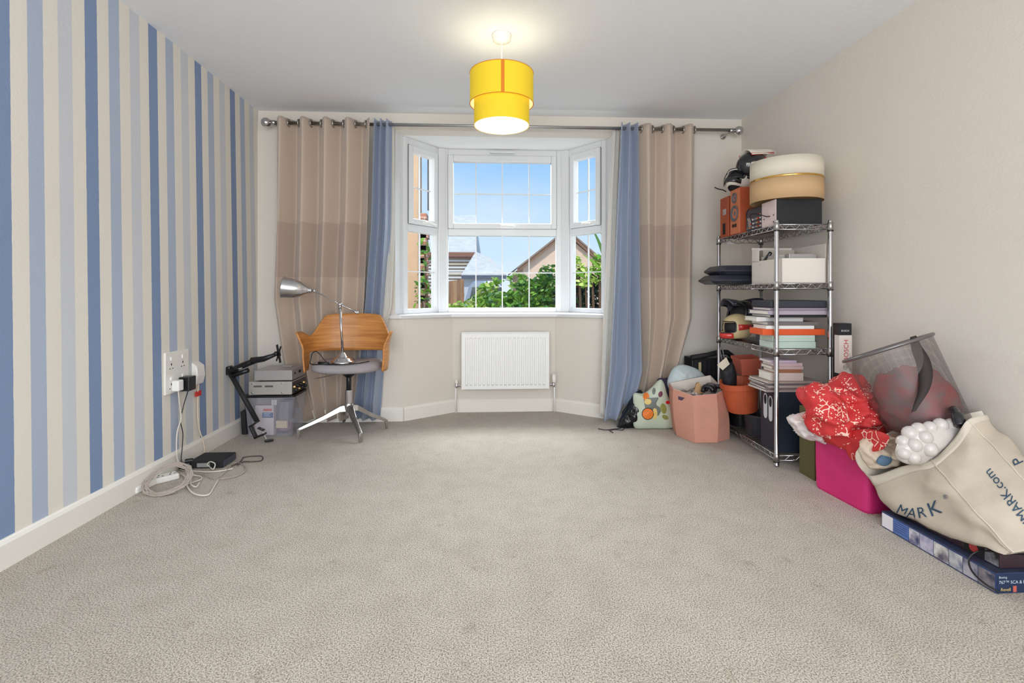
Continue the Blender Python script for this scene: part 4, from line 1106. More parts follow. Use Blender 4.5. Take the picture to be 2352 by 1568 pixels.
# --- top shelf
o = empty('black_equipment_box', S(.15, .12, T1), label='black equipment box with pale side panel under the big drum shade', cat='box')
sbox(MB(), .018, .285, .035, .20, T1, T1 + .150).build('casing', M_mblack, o, bevel=.003)
sbox(MB(), .0145, .018, .037, .198, T1 + .002, T1 + .149).build('side_panel', mat('pinkish white panel', (226, 206, 204), .5), o, label='pale side panel')
for (b, z) in ((.06, .02), (.06, .06), (.17, .05)): MB().lathe([(.004, 0), (.004, .002), (1e-4, .003)], 8, S(.0145, b, T1 + z), RU @ Matrix.Rotation(-PI / 2, 3, 'Y')).build('screw', M_dark, o)
am = empty('receiver', S(.13, .33, T1), label='dark receiver showing its connector panel between speakers and black box', cat='receiver')
sbox(MB(), .03, .26, .215, .43, T1 + .006, T1 + .145).build('casing', M_mblack, am, bevel=.002)
sbox(MB(), .027, .03, .22, .425, T1 + .008, T1 + .14).build('connector_panel', mat('slate connector panel', (66, 64, 76), .4), am)
rn = random.Random(7)
for i in range(26):
    b = .235 + .024 * (i % 8) + rn.uniform(-.004, .004); z = T1 + .022 + .025 * (i // 8)
    MB().lathe([(.006, 0), (.006, .006), (.003, .007), (1e-4, .003)], 8, S(.027, b, z), RU @ Matrix.Rotation(-PI / 2, 3, 'Y')).build('connector', mat('jack %d' % (i % 4), [(220, 218, 214), (200, 60, 50), (190, 160, 110), (150, 150, 160)][i % 4], .3), am)
for i in range(3): sbox(MB(), .0255, .027, .36 + .02 * i, .372 + .02 * i, T1 + .03, T1 + .09).build('printed_panel', mat('print grey', (176, 172, 180), .5), am)
cord('black_cable', [S(.03, .22, T1 + .09), S(-.03, .24, T1 + .13), S(-.045, .27, T1 + .10), S(-.03, .285, T1 + .02), S(-.02, .28, T1 - .02), S(-.012, .27, T1 + .03), S(-.03, .25, T1 + .09), S(-.005, .20, T1 + .085), S(.0, .12, T1 + .06), S(.016, .10, T1 + .058)], .003, M_black, 'black cable looping over the receiver on the top shelf')
M_cherry = mat('cherry veneer', (164, 74, 44), .4, rgb2=(188, 92, 58), vsc=5, stretch=(1, 1, .15))
def speaker(b0, b1, h, label, drivers, a0=.0, a1=.19):
    o = empty('speaker', S((a0 + a1) / 2, (b0 + b1) / 2, T1), label=label, cat='speaker')
    sbox(MB(), a0, a1, b0, b1, T1, T1 + h).build('cabinet', M_cherry, o, bevel=.002)
    Rf = RU @ Matrix.Rotation(-PI / 2, 3, 'Y'); bm_ = (b0 + b1) / 2
    if drivers:
        sbox(MB(), a0 - .004, a0, b0 + .004, b1 - .004, T1 + .004, T1 + h - .004).build('baffle', mat('baffle', (206, 122, 84), .5), o)
        for (z, r) in ((h * .80, .027), (h * .46, .046)):
            dr = MB().lathe([(r + .008, .004), (r + .008, .009), (r, .010), (r - .004, .006), (r * .5, -.004), (r * .3, .003), (1e-4, .006)], 24, S(a0 - .002, bm_, T1 + z), Rf, sy=1).build('driver', mat('grey cone', (96, 96, 104), .5), o, smooth=True)
        for q in (-.03, .03): MB().lathe([(.012, .001), (.012, .006), (.008, .006), (.007, -.004), (1e-4, -.004)], 14, S(a0 - .003, bm_ + q * .6, T1 + .06), Rf).build('port', M_dark, o)
    else:
        sbox(MB(), a0 - .002, a0, bm_ - .03, bm_ + .02, T1 + .16, T1 + .20).build('rating_label', mat('label silver', (176, 170, 172), .5), o)
        sbox(MB(), a0 - .002, a0, bm_ - .02, bm_ + .02, T1 + .02, T1 + .10).build('terminal_panel', M_dark, o)
    return o
speaker(.46, .60, .31, 'cherry wood speaker with two grey drivers on the top shelf', True)
speaker(.64, .775, .285, 'cherry wood speaker at the far end of the top shelf', False)
# drum lampshade
dc = Vector((1.832, 2.965)); dr_ = .200; dz = T1 + .152
ds = empty('drum_lampshade', (dc.x, dc.y, dz), label='large drum lampshade, cream above gold band and tan below', cat='lampshade')
for nm, z0, z1, mm in (('upper_band', .134, .245, mat('cream shade cloth', (232, 224, 206), .8, trans=.15)), ('lower_band', 0, .126, mat('tan shade cloth', (214, 178, 134), .8, trans=.15))):
    MB().lathe([(dr_, dz + z0), (dr_, dz + z1)], 72, (dc.x, dc.y, 0)).build(nm, mm, ds, smooth=True, solid=.002, offs=-1)
MB().lathe([(dr_ + .0006, dz + .125), (dr_ + .002, dz + .127), (dr_ + .002, dz + .134), (dr_ + .0006, dz + .136)], 72, (dc.x, dc.y, 0)).build('gold_band', mat('gold trim', (226, 178, 96), .18, 1.0), ds, smooth=True)
MB().disc(dr_ - .003, dz + .242, 48, (dc.x, dc.y, 0)).build('top_liner', mat('cream shade cloth', (232, 224, 206)), ds)

# --- helmets
def helmet(c, yaw, pitch, roll, r, cols, label, peak=True, px0=.62, pz=.86, group=None, open_=True, chin=True):
    shell_m, peak_m, trim_m = cols
    R = Euler((roll, pitch, yaw)).to_matrix()
    c = Vector(c)
    o = empty('helmet', (c.x, c.y, c.z - r), label=label, cat='helmet', group=group)
    X = lambda x, y, z: c + R @ (Vector((x, y, z)) * r)
    n, m = 32, 20; rows = []
    mb = MB(); vs = []; fs = []
    for i in range(m + 1):
        t = .02 + (PI * .76) * i / m
        for k in range(n):
            p = 2 * PI * k / n; st = math.sin(t)
            x = 1.15 * st * math.cos(p); y = .92 * st * math.sin(p); z = 1.0 * math.cos(t)
            if x > 0 and z < .1: x *= 1 + .22 * min(1, (.1 - z) * 1.4) * max(0, math.cos(p))
            vs.append(X(x, y, z))
    for i in range(m):
        for k in range(n):
            p = 2 * PI * (k + .5) / n; p = p if p < PI else p - 2 * PI; zz = math.cos(.02 + PI * .76 * (i + .5) / m)
            if abs(p) < .95 and -.22 < zz < .46: continue
            fs.append((i * n + k, (i + 1) * n + k, (i + 1) * n + (k + 1) % n, i * n + (k + 1) % n))
    mb.add(vs, fs).build('shell', shell_m, o, smooth=True, solid=r * .07, offs=-1)
    # padded lining
    MB().ball(c, (r * .86,) * 3, 20, R).build('lining', M_mblack, o, smooth=True)
    # eye-port trim
    tp = []
    for (pp, zz) in ((-.95, .46), (-.5, .50), (0, .52), (.5, .50), (.95, .46), (1.0, .1), (.95, -.22), (.5, -.26), (0, -.28), (-.5, -.26), (-.95, -.22), (-1.0, .1)):
        st = math.sqrt(max(0, 1 - zz * zz)); x = 1.15 * st * math.cos(pp); y = .92 * st * math.sin(pp)
        if zz < .1: x *= 1 + .22 * min(1, (.1 - zz) * 1.4) * math.cos(pp)
        tp.append(X(x * 1.01, y * 1.01, zz))
    MB().tube(spline(tp, 3, True), r * .045, 6, closed=True).build('port_trim', trim_m, o, smooth=True)
    if chin:
        ch_ = []
        for z in (-.30, -.48, -.66):
            ch_.append([X((1.16 - .05 * abs(z + .48)) * math.cos(a) * 1.02 * (1.14 if abs(a) < .7 else 1.05), .80 * math.sin(a) * 1.05, z) for a in [(-.9 + 1.8 * q / 12) for q in range(13)]])
        MB().sheet(ch_).build('chin_bar', peak_m, o, smooth=True, solid=r * .06)
    if peak:
        pr = []
        for q in range(9):
            t = -1 + 2 * q / 8
            pr.append([X(px0 + (1.87 - px0 - .35 * t * t) * w, .70 * t * (1 - .25 * w), pz - .42 * t * t + .05 * w - .12 * w * w) for w in (0, .25, .5, .75, 1)])
        MB().sheet(pr).build('peak', peak_m, o, smooth=True, solid=r * .05)
        for sg in (-1, 1): MB().sheet([[X(px0 + (1.45 - px0) * w, sg * (.72 - .16 * w), pz - .42 + .02 * w), X(px0 + (1.45 - px0) * w, sg * (.66 - .16 * w), pz - .28 - .02 * w)] for w in (0, .3, .6, 1)]).build('peak_stripe', trim_m, o, smooth=True, solid=r * .06)
    # side flash
    for sg in (-1, 1):
        fl = []
        for w in (0, .33, .66, 1):
            a = sg * (1.15 + 1.3 * w)
            fl.append([X(1.15 * math.cos(a) * 1.02 * q, .92 * math.sin(a) * 1.02 * q, z) for q, z in ((.97, .30 * (1 - w * .4)), (.995, .12), (.98, -.12 * (1 - w * .6)))])
        MB().sheet(fl).build('side_flash', peak_m, o, smooth=True, solid=r * .03)
    return o
M_hb = mat('helmet black', (24, 24, 30), .22, coat=.5); M_hw = mat('helmet white', (224, 216, 204), .25, coat=.5); M_hr = mat('helmet red', (204, 52, 44), .25, coat=.5); M_hg = mat('helmet grey', (74, 74, 82), .3)
M_hy = mat('helmet straw', (216, 196, 150), .3); M_hp = mat('helmet pearl', (232, 226, 216), .25)
p = at(1727, 381, y=3.34)
helmet((p.x, p.y, p.z), math.radians(8), math.radians(-6), math.radians(6), .094, (M_hb, M_hw, M_hr), 'motocross helmet with white and red peak, topmost above the drum shade', px0=-.5, pz=1.14)
p = at(1694, 418, y=3.42)
helmet((p.x, p.y - .02, p.z), math.radians(214), math.radians(-18), 0, .096, (M_hp, M_hb, M_hb), 'white and black helmet resting on the cherry speakers', peak=False)
cord('black_cable', [at(1641, 430, y=3.5), at(1650, 434, y=3.5), at(1660, 436, y=3.5), at(1668, 440, y=3.5)], .004, M_black, 'short black strap end poking left from the speaker top')

# --- second shelf
wb2 = empty('white_carton', S(.18, .21, T2), label='open white card carton full of papers on the second shelf', cat='carton')
M_card = mat('white card', (230, 222, 212), .7)
w_ = MB(); sbox(w_, .045, .305, .03, .034, T2, T2 + .145); sbox(w_, .045, .049, .03, .39, T2, T2 + .145); sbox(w_, .301, .305, .03, .39, T2, T2 + .23); sbox(w_, .045, .305, .386, .39, T2, T2 + .235); sbox(w_, .045, .305, .03, .39, T2, T2 + .003)
sbox(w_, .045, .049, .30, .39, T2 + .14, T2 + .225)
w_.build('carton_wall', M_card, wb2)
sthing('magazine', .06, .29, .10, .30, T2 + .004, T2 + .17, mat('grey paper', (176, 170, 164), .7), 'grey bundle of papers upright in the white carton', 'papers')
sthing('magazine', .08, .28, .31, .375, T2 + .004, T2 + .215, mat('grey beige box', (190, 180, 168), .7), 'beige upright packet at the back of the white carton', 'packet')
sthing('metal_tray', .10, .25, .05, .09, T2 + .004, T2 + .172, M_silver, 'silvery slim case leaning at the front of the white carton', 'case')
o = MB().tube([S(.055, .29, T2 + .12), S(.06, .24, T2 + .15), S(.07, .20, T2 + .19)], .011, 8).build('glue_stick', M_hb, None, smooth=True); tag(o, 'small black stick poking from the white carton', 'stick')
def tray(z, dx, label):
    a0, a1, b0, b1 = -.17 + dx, .20, .44, .74
    rows = []
    for (q, zz) in ((.80, 0), (1.0, .022), (1.0, .030), (.80, .062)):
        ca, cb = (a0 + a1) / 2, (b0 + b1) / 2; ha_, hb_ = (a1 - a0) / 2 * q, (b1 - b0) / 2 * q; k = .04 * q
        rows.append([S(ca + x, cb + y, z + zz) for x, y in ((-ha_ + k, -hb_), (ha_ - k, -hb_), (ha_, -hb_ + k), (ha_, hb_ - k), (ha_ - k, hb_), (-ha_ + k, hb_), (-ha_, hb_ - k), (-ha_, -hb_ + k))])
    mb = MB().sheet(rows, closed=True); mb.f.append(tuple(range(8))[::-1]); mb.f.append(tuple(range(24, 32)))
    o = fix_normals(mb.build('laptop_case', mat('charcoal shell', (52, 54, 64), .35), None, bevel=.003)); tag(o, label, 'case')
tray(T2 + .001, -.02, 'faceted charcoal case overhanging the second shelf, lower one')
tray(T2 + .065, .02, 'faceted charcoal case overhanging the second shelf, upper one')

# --- third shelf
p = at(1693, 766, y=3.36)
helmet((p.x, p.y, T3 + .085), math.radians(188), math.radians(4), 0, .095, (M_hy, M_hr, M_hb), 'red, straw and black helmet low on the third shelf', peak=False)
p = at(1706, 722, y=3.46)
helmet((p.x, p.y, p.z), math.radians(200), math.radians(-10), math.radians(6), .10, (M_hb, M_hg, M_hb), 'black helmet with visor peak on the third shelf', peak=True)
o = pillow([(1668, 700), (1700, 690), (1752, 685), (1756, 720), (1740, 735), (1690, 725)], 'y', 3.50, .05, .05, amp=.012, sc=14, seed=2).build('black_pouch', mat('charcoal cloth', (52, 50, 60), .8), None, smooth=True); tag(o, 'charcoal soft pouch behind the black helmet on the third shelf', 'pouch')
def slabs(defs, cat):
    for (nm, a0, a1, b0, b1, z0, z1, cover, pages, rot, label) in defs:
        c_ = S((a0 + a1) / 2, (b0 + b1) / 2, z0); L_ = a1 - a0; W_ = b1 - b0; H_ = z1 - z0
        o = empty(nm, c_, PHI + rot, label=label, cat=cat)
        t = min(.0025, H_ * .22)
        mb = MB(); mb.bb(-L_ / 2, L_ / 2, -W_ / 2, W_ / 2, 0, t); mb.bb(-L_ / 2, L_ / 2, -W_ / 2, W_ / 2, H_ - t, H_); mb.bb(-L_ / 2, L_ / 2, -W_ / 2, -W_ / 2 + t, t, H_ - t)
        mb.build('cover', cover, o, local=True)
        MB().bb(-L_ / 2 + .003, L_ / 2 - .003, -W_ / 2 + t, W_ / 2 - .004, t, H_ - t).build('pages', pages, o, local=True)
M_pg = mat('page edges', (232, 228, 218), .8, stretch=(1, 1, 60), var=.06, vsc=8)
M_mint = mat('mint card', (196, 216, 204), .6)
sthing('mint_box', -.005, .245, .03, .19, T3, T3 + .038, M_mint, 'pale mint flat box at the bottom of the third-shelf stack', 'box')
sthing('mint_box', -.005, .24, .03, .185, T3 + .039, T3 + .076, M_mint, 'pale mint flat box under the orange box', 'box')
sthing('ring_binder', .10, .30, .20, .45, T3, T3 + .074, mat('slate binder', (92, 92, 104), .6), 'slate grey binder behind the mint boxes', 'binder')
sthing('orange_box', -.065, .30, .03, .19, T3 + .077, T3 + .112, mat('vivid orange', (228, 92, 42), .5), 'flat vivid orange box in the third-shelf stack', 'box')
bz = T3 + .113
slabs([('white_book', -.045, .235, .03, .19, bz, bz + .019, M_white, M_pg, 0, 'thin white hardback lying on the orange box'),
       ('notebook', -.03, .27, .05, .24, bz + .020, bz + .040, mat('taupe cover', (120, 112, 112), .6), M_pg, .03, 'taupe-edged notebook above the white hardback'),
       ('notebook', -.07, .20, .08, .25, bz + .041, bz + .066, mat('pale paper', (222, 218, 218), .7), M_pg, -.05, 'fanned pale paper pad in the third-shelf stack'),
       ('folder', -.02, .31, .03, .26, bz + .067, bz + .082, M_mblack, M_pg, .0, 'thin black folder in the third-shelf stack'),
       ('folder', -.035, .31, .03, .26, bz + .083, bz + .106, mat('lilac grey', (176, 164, 178), .6), M_pg, .01, 'lilac-grey folder, thicker of the two pale folders'),
       ('folder', -.01, .33, .04, .27, bz + .107, bz + .122, mat('mauve grey', (148, 136, 150), .6), M_pg, -.02, 'mauve-grey folder beneath the black case'),
       ], 'book')
sthing('black_case', -.01, .32, .04, .28, bz + .123, bz + .165, mat('slate black', (52, 54, 64), .55), 'slate-black flat case topmost of the third-shelf stack', 'case', bevel=.006)

# --- bottom: file box with books on it
fb = empty('file_box', S(.135, .13, T4), label='tall black file box with two oval finger holes on the bottom shelf', cat='file box')
FH = .355
sbox(MB(), .016, .262, .034, .215, T4, T4 + FH).build('box_body', mat('black blue board', (34, 44, 58), .5), fb, bevel=.003)
for (b, z) in ((.155, .30), (.095, .295)):
    def oval(r0, r1, ry, zc, n=28): 
        out = []
        for r in (r0, r1): out.append([S(.0145, b + ry * r * math.cos(2 * PI * k / n), T4 + zc + r * math.sin(2 * PI * k / n)) for k in range(n)])
        return out
    n = 28
    lab = MB(); pts = []
    for k in range(n):
        a = 2 * PI * k / n; zc = z if math.sin(a) >= 0 else z - .10
        pts.append(S(.0150, b + .022 * math.cos(a), T4 + zc + .026 * math.sin(a)))
    lab.extr(pts, -EX * .001); lab.build('finger_label', mat('label white', (214, 214, 220), .5), fb, label='white oval label')
    pts = [S(.0138, b + .015 * math.cos(2 * PI * k / n), T4 + z - .012 + .030 * math.sin(2 * PI * k / n)) for k in range(n)]
    MB().extr(pts, -EX * .0006).build('finger_hole', M_dark, fb)
zz = T4 + FH + .001
cov = lambda n, c: mat(n, c, .6)
magc = [(168, 152, 148), (140, 124, 120), (186, 172, 166), (120, 110, 112), (176, 160, 150)]
slabs([('magazine', -.05 + .008 * (i % 3), .28 + .01 * (i % 2), .03 + .006 * (i % 2), .245, zz + i * .0125, zz + i * .0125 + .0118, cov('mag %d' % i, magc[i]), M_pg, [.03, -.04, .02, -.02, .05][i],
        ['magazine lying directly on the black file box', 'second magazine up from the file box', 'third magazine up from the file box, pale cover', 'dark magazine fourth up from the file box', 'topmost magazine under the thick white book'][i]) for i in range(5)], 'magazine')
zz += .064
slabs([('paperback', -.015, .175, .035, .185, zz, zz + .046, cov('white rose', (214, 196, 190)), M_pg, .0, 'thickest pale paperback in the lower book stack'),
       ('paperback', .005, .165, .035, .165, zz + .047, zz + .066, cov('tan brown', (158, 104, 74)), M_pg, .01, 'brown-covered paperback in the lower book stack'),
       ('paperback', -.005, .175, .035, .175, zz + .067, zz + .084, cov('dusty pink', (196, 170, 166)), M_pg, -.03, 'dusty pink paperback in the lower book stack'),
       ('paperback', .0, .170, .035, .165, zz + .085, zz + .104, cov('mauve pink', (198, 172, 178)), M_pg, .02, 'mauve paperback second from the top of the lower stack'),
       ('paperback', -.02, .135, .035, .165, zz + .105, zz + .119, cov('lilac', (188, 170, 188)), M_pg, .0, 'lilac paperback topmost of the lower book stack')], 'book')
# black bins and pots under the unit
bc = S(.125, .42, 0)
bn = empty('waste_bin', (bc.x, bc.y, T4), label='round black plastic bin on the bottom shelf behind the file box', cat='bin')
MB().lathe([(1e-4, T4), (.098, T4), (.115, T4 + .125), (.122, T4 + .128), (.122, T4 + .140), (.112, T4 + .140), (.094, T4 + .01), (1e-4, T4 + .008)], 32, (bc.x, bc.y, 0)).build('bin_body', mat('charcoal plastic', (38, 40, 48), .4), bn, smooth=False)
bc2 = S(.10, .66, 0)
o = MB().lathe([(1e-4, T4), (.075, T4), (.085, T4 + .14), (.09, T4 + .142), (.09, T4 + .155), (.08, T4 + .155), (.07, T4 + .012), (1e-4, T4 + .01)], 28, (bc2.x, bc2.y, 0)).build('plant_pot', M_black, None); tag(o, 'small black plastic pot at the far end of the bottom shelf', 'plant pot')
M_terra = mat('terracotta', (196, 92, 54), .55, rgb2=(176, 78, 44), vsc=6)
def pot(c, R, r0, r1, h, label, m=M_terra, sx=1, sy=1, n=36):
    o = empty('plant_pot', c, label=label, cat='plant pot')
    MB().lathe([(1e-4, 0), (r0, 0), (r1 * .97, h * .80), (r1 * 1.05, h * .81), (r1 * 1.07, h), (r1 * .98, h), (r1 * .92, h * .8), (r0 * .92, .006), (1e-4, .006)], n, c, R, sx, sy).build('pot_body', m, o)
    return o
pc = at(1706, 930, y=3.27)
pot((pc.x, pc.y, T4 + .150), Euler((.06, -.16, 0)).to_matrix(), .092, .118, .20, 'terracotta plastic plant pot tilted above the black bin')
pc = at(1712, 868, y=3.36)
pot((pc.x + .01, pc.y, .445), Euler((0, -.08, PHI + PI / 4)).to_matrix(), .085, .10, .115, 'square terracotta trough pot above the round terracotta pot', mat('terracotta pink', (190, 96, 76), .55), 1, 1, 4)
PCH = [at(1683, 850, y=3.22), at(1676, 822, y=3.22), at(1673, 806, y=3.22), at(1678, 803, y=3.22), at(1682, 820, y=3.22), at(1690, 850, y=3.22)]
o = pillow([(1656, 850), (1668, 838), (1682, 832), (1690, 860), (1688, 890), (1668, 905), (1660, 880)], 'y', 3.34, .04, .05, amp=.006, seed=3).build('dark_pouch', M_mblack, None, smooth=True); tag(o, 'small black pouch with grey handle loop between pink box and terracotta pots', 'pouch')
MB().tube(spline([q + Vector((0, .12, 0)) for q in PCH], 6), .004, 6).build('carry_handle', mat('grey strap', (112, 108, 116), .7), o, smooth=True, label='thin grey handle loop')
pts = [at(1647, 838, y=3.27), at(1668, 820, y=3.27), at(1676, 836, y=3.27), at(1660, 850, y=3.27)]
o = MB().extr(pts, (.002, .003, 0)).build('card_tag', mat('cream card', (224, 214, 192), .7), None); tag(o, 'cream card tag beside the grey bag handle', 'tag')
# black crate in the corner
cr0, cr1 = at(1590, 830, y=3.74), at(1684, 830, y=3.74)
ck = empty('black_crate', ((cr0.x + cr1.x) / 2, 3.82, 0), label='black slatted plastic crate in the corner under the beige curtain', cat='crate')
MB().bb(cr0.x, cr1.x, 3.745, 3.90, .0, .50).build('crate_body', mat('black crate', (28, 28, 34), .5), ck, bevel=.006)
MB().tube([(cr0.x - .01, 3.735, .505), (cr0.x + .12, 3.735, .525), (cr0.x + .2, 3.735, .545), (cr1.x - .05, 3.735, .545), (cr1.x + .01, 3.735, .50)], .020, 8).build('top_rail', M_mblack, ck, smooth=True)
for i in range(9):
    x = cr0.x + .02 + i * (cr1.x - cr0.x - .04) / 8; MB().bb(x - .008, x + .008, 3.733, 3.746, .05, .49).build('slat', M_mblack, ck)
MB().bb(cr0.x, cr1.x, 3.730, 3.744, .26, .285).build('crossbar', M_mblack, ck)
MB().bb(cr0.x + .045, cr0.x + .065, 3.728, 3.732, .38, .47).build('label_strip', mat('manila', (196, 180, 140), .7), ck)

# --- pink fabric box
M_pk = mat('pink card', (212, 152, 132), .8, var=.03, vsc=3, bump=.2, bsc=300)
foot = [(1.335, 3.43), (1.392, 3.26), (1.545, 3.262), (1.665, 3.335), (1.655, 3.53), (1.37, 3.60)]
top = [(1.315, 3.45), (1.378, 3.262), (1.54, 3.265), (1.625, 3.33), (1.63, 3.55), (1.35, 3.62)]
ht = [.325, .312, .322, .335, .40, .335]
pb = empty('pink_box', (1.49, 3.42, 0), label='salmon pink fabric storage box with splayed sides, full of dark clothes', cat='storage box')
def ringp(t, k=1.0):
    cx, cy = 1.49, 3.43; out = []
    for (f, g, h) in zip(foot, top, ht):
        x = f[0] + (g[0] - f[0]) * t; y = f[1] + (g[1] - f[1]) * t; bul = .012 * math.sin(PI * t); d = Vector((x - cx, y - cy)).normalized()
        out.append(Vector((x + d.x * bul - (1 - k) * (x - cx), y + d.y * bul - (1 - k) * (y - cy), h * t + .002)))
    return out
mb = MB(); mb.sheet([ringp(t) for t in (0, .15, .4, .65, .85, 1)], closed=True); mb.f.append(tuple(range(6))[::-1])
mb.build('outer_wall', M_pk, pb)
mb = MB(); mb.sheet([ringp(t, .975) for t in (.05, .5, 1)], closed=True)
mb.build('lining', mat('cream lining', (222, 212, 200), .8), pb)
MB().sheet([ringp(1.0), [q + Vector((0, 0, .001)) for q in ringp(1.0, .972)]], closed=True).build('rim', mat('pale pink hem', (236, 204, 200), .7), pb)
q0, q1 = Vector((1.3375, 3.395, .262)), Vector((1.3605, 3.335, .262))
MB().add([q0 + Vector((-.008, -.003, 0)), q1 + Vector((-.008, -.003, 0)), q1 + Vector((-.008, -.003, .024)), q0 + Vector((-.008, -.003, .024))], [(0, 1, 2, 3)]).build('brand_tab', mat('purple tab', (84, 66, 96), .6), pb, label='small purple tab')
M_bw = mat('black and cream knit', (28, 26, 30), .8, rgb2=(226, 206, 194), vsc=22)
o = MB()
for i in range(9):
    for j in range(1): pass
bl = []
for i in range(13):
    r = i / 12; row = []
    for k in range(36):
        a = 2 * PI * k / 36; x = 1.50 + .125 * r * math.cos(a); y = 3.43 + .13 * r * math.sin(a)
        row.append(Vector((x, y, .295 + .035 * fr((x, y, 0), 16, 2) + .02 * fr((x, y, 1), 40, 3) + .02 * (1 - r))))
    bl.append(row)
bot = [Vector((q.x, q.y, .2)) for q in bl[-1]]
o = MB().sheet(bl + [bot], closed=True).build('folded_clothes', M_bw, None, smooth=True); tag(o, 'black and cream patterned clothes heaped in the pink box', 'clothes')
rn = random.Random(12)
for i, (x, y) in enumerate(((1.60, 3.36), (1.57, 3.42), (1.52, 3.36))):
    o = MB().tube(spline([(x - .03, y, .325), (x - .01, y + .02, .35), (x + .02, y, .352), (x + .035, y - .015, .33)], 5), .016, 8).build('black_sock', M_hb if i != 1 else mat('grey knit', (96, 88, 94), .8), None, smooth=True)
    tag(o, ['rolled black sock at the right rim of the pink box', 'rolled grey sock behind the black ones in the pink box', 'rolled black sock near the middle of the pink box'][i], 'sock')
pts = [at(1593, 905, y=3.40), at(1600, 880, y=3.42), at(1606, 878, y=3.42), at(1620, 902, y=3.40)]
o = MB().extr(pts, (.004, .02, 0)).build('card_scrap', mat('kraft card', (190, 152, 108), .8), None); tag(o, 'pointed kraft card scrap standing in the pink box', 'card')

# --- bags beside the curtain
def bag(nm, outline, ax, val, f, b, m, label, amp=.01, sc=10, seed=1.0, cat='bag', zmin=.004, ridge=False, rings=12, group=None):
    o = pillow(outline, ax, val, f, b, amp=amp, sc=sc, seed=seed, zmin=zmin, ridge=ridge, rings=rings).build(nm, m, None, smooth=True); tag(o, label, cat, group); return o
bag('bin_liner', [(1424, 985), (1422, 968), (1440, 935), (1458, 905), (1476, 900), (1482, 985)], 'y', 3.68, .06, .06, mat('glossy black film', (16, 20, 24), .22), 'glossy black bag at the foot of the blue curtain', amp=.02, sc=16, seed=2, ridge=True)
bag('navy_bag', [(1508, 880), (1530, 868), (1556, 872), (1562, 985), (1520, 985)], 'y', 3.74, .05, .06, mat('navy cloth', (48, 44, 70), .7), 'dark navy cloth bag behind the fruit-print bag', amp=.012, seed=4)
bag('white_carrier', [(1533, 880), (1543, 850), (1560, 838), (1585, 840), (1612, 856), (1626, 880), (1600, 915), (1548, 905)], 'y', 3.66, .05, .05, mat('white film', (214, 222, 222), .35, trans=.2, rgb2=(196, 212, 214), vsc=8), 'crumpled white carrier bag behind the pink box', amp=.012, sc=12, seed=6)
fbag = bag('fruit_print_bag', [(1458, 984), (1456, 940), (1455, 904), (1478, 903), (1496, 890), (1514, 872), (1524, 878), (1536, 915), (1552, 950), (1556, 986), (1505, 988)], 'y', 3.63, .05, .05, mat('sage bag', (190, 200, 180), .5, bump=.1, bsc=60), 'pale green shopping bag printed with oranges beside the pink box', amp=.008, seed=5)
def bvh_of(o):
    mw = Matrix.Translation(o.location) if o.parent is None else XF[o.parent]
    vs = [mw @ v.co for v in o.data.vertices]; return BVHTree.FromPolygons(vs, [tuple(p.vertices) for p in o.data.polygons])
EYE = Vector((0, 0, 1))
def on(bv, u, v, off=.0015):
    d = (at(u, v, y=2.0) - EYE).normalized(); h = bv.ray_cast(EYE + d * .5, d)
    return (h[0] - d * off) if h[0] else None
def decal(bv, nm, pts, m, parent, n=3, off=.0015, label=None):
    cu = sum(p[0] for p in pts) / len(pts); cv = sum(p[1] for p in pts) / len(pts); rows = []
    for i in range(n + 1):
        t = max(i / n, .02); row = []
        for (u, v) in pts:
            q = on(bv, cu + (u - cu) * t, cv + (v - cv) * t, off)
            if q is None: return None
            row.append(q)
        rows.append(row)
    return MB().sheet(rows, closed=True).build(nm, m, parent, label=label, solid=.0004)
def ell(u, v, a, b, n=18, rot=0): return [(u + a * math.cos(2 * PI * k / n) * math.cos(rot) - b * math.sin(2 * PI * k / n) * math.sin(rot), v + a * math.cos(2 * PI * k / n) * math.sin(rot) + b * math.sin(2 * PI * k / n) * math.cos(rot)) for k in range(n)]
bv = bvh_of(fbag); XF[fbag] = Matrix.Translation(fbag.location)
M_or = mat('print orange', (228, 122, 42), .5); M_ye = mat('print yellow', (222, 196, 116), .5); M_gn = mat('print olive', (140, 140, 72), .5); M_gy = mat('print grey green', (110, 116, 112), .5)
decal(bv, 'printed_panel', [(1478, 915), (1512, 912), (1518, 945), (1512, 955), (1482, 938)], M_gy, fbag)
decal(bv, 'printed_fruit', ell(1488, 950, 14, 14), M_dark, fbag, off=.0020); decal(bv, 'printed_fruit', ell(1488, 950, 12.5, 12.5), M_or, fbag, off=.0028, label='round printed orange'); decal(bv, 'printed_fruit', ell(1484, 910, 7, 9), M_or, fbag, off=.0028)
decal(bv, 'printed_fruit', ell(1488, 922, 8, 7), M_ye, fbag, off=.003); decal(bv, 'printed_fruit', ell(1504, 950, 6, 13), M_ye, fbag, off=.0018); decal(bv, 'printed_fruit', ell(1502, 898, 4, 8, rot=.1), M_gy, fbag); decal(bv, 'printed_leaf', ell(1524, 938, 7, 12, rot=-.2), M_gn, fbag)
decal(bv, 'printed_leaf', ell(1534, 924, 5, 4), mat('print scarlet', (216, 40, 36), .5), fbag, off=.0028); decal(bv, 'printed_leaf', ell(1517, 905, 5, 7, rot=.3), mat('print plum', (120, 60, 80), .5), fbag); decal(bv, 'printed_leaf', ell(1528, 958, 8, 5, rot=.5), M_gn, fbag)
cord('black_cable', [F(1374, 984), F(1392, 987), F(1410, 985), F(1425, 983), F(1432, 976, .02)], .003, M_black, 'black cord end trailing left of the glossy black bag')
cord('black_cable', [F(1408, 993), F(1400, 988), F(1412, 986), F(1430, 987), F(1438, 978, .02)], .003, M_black, 'short forked black cord in front of the curtain hem')

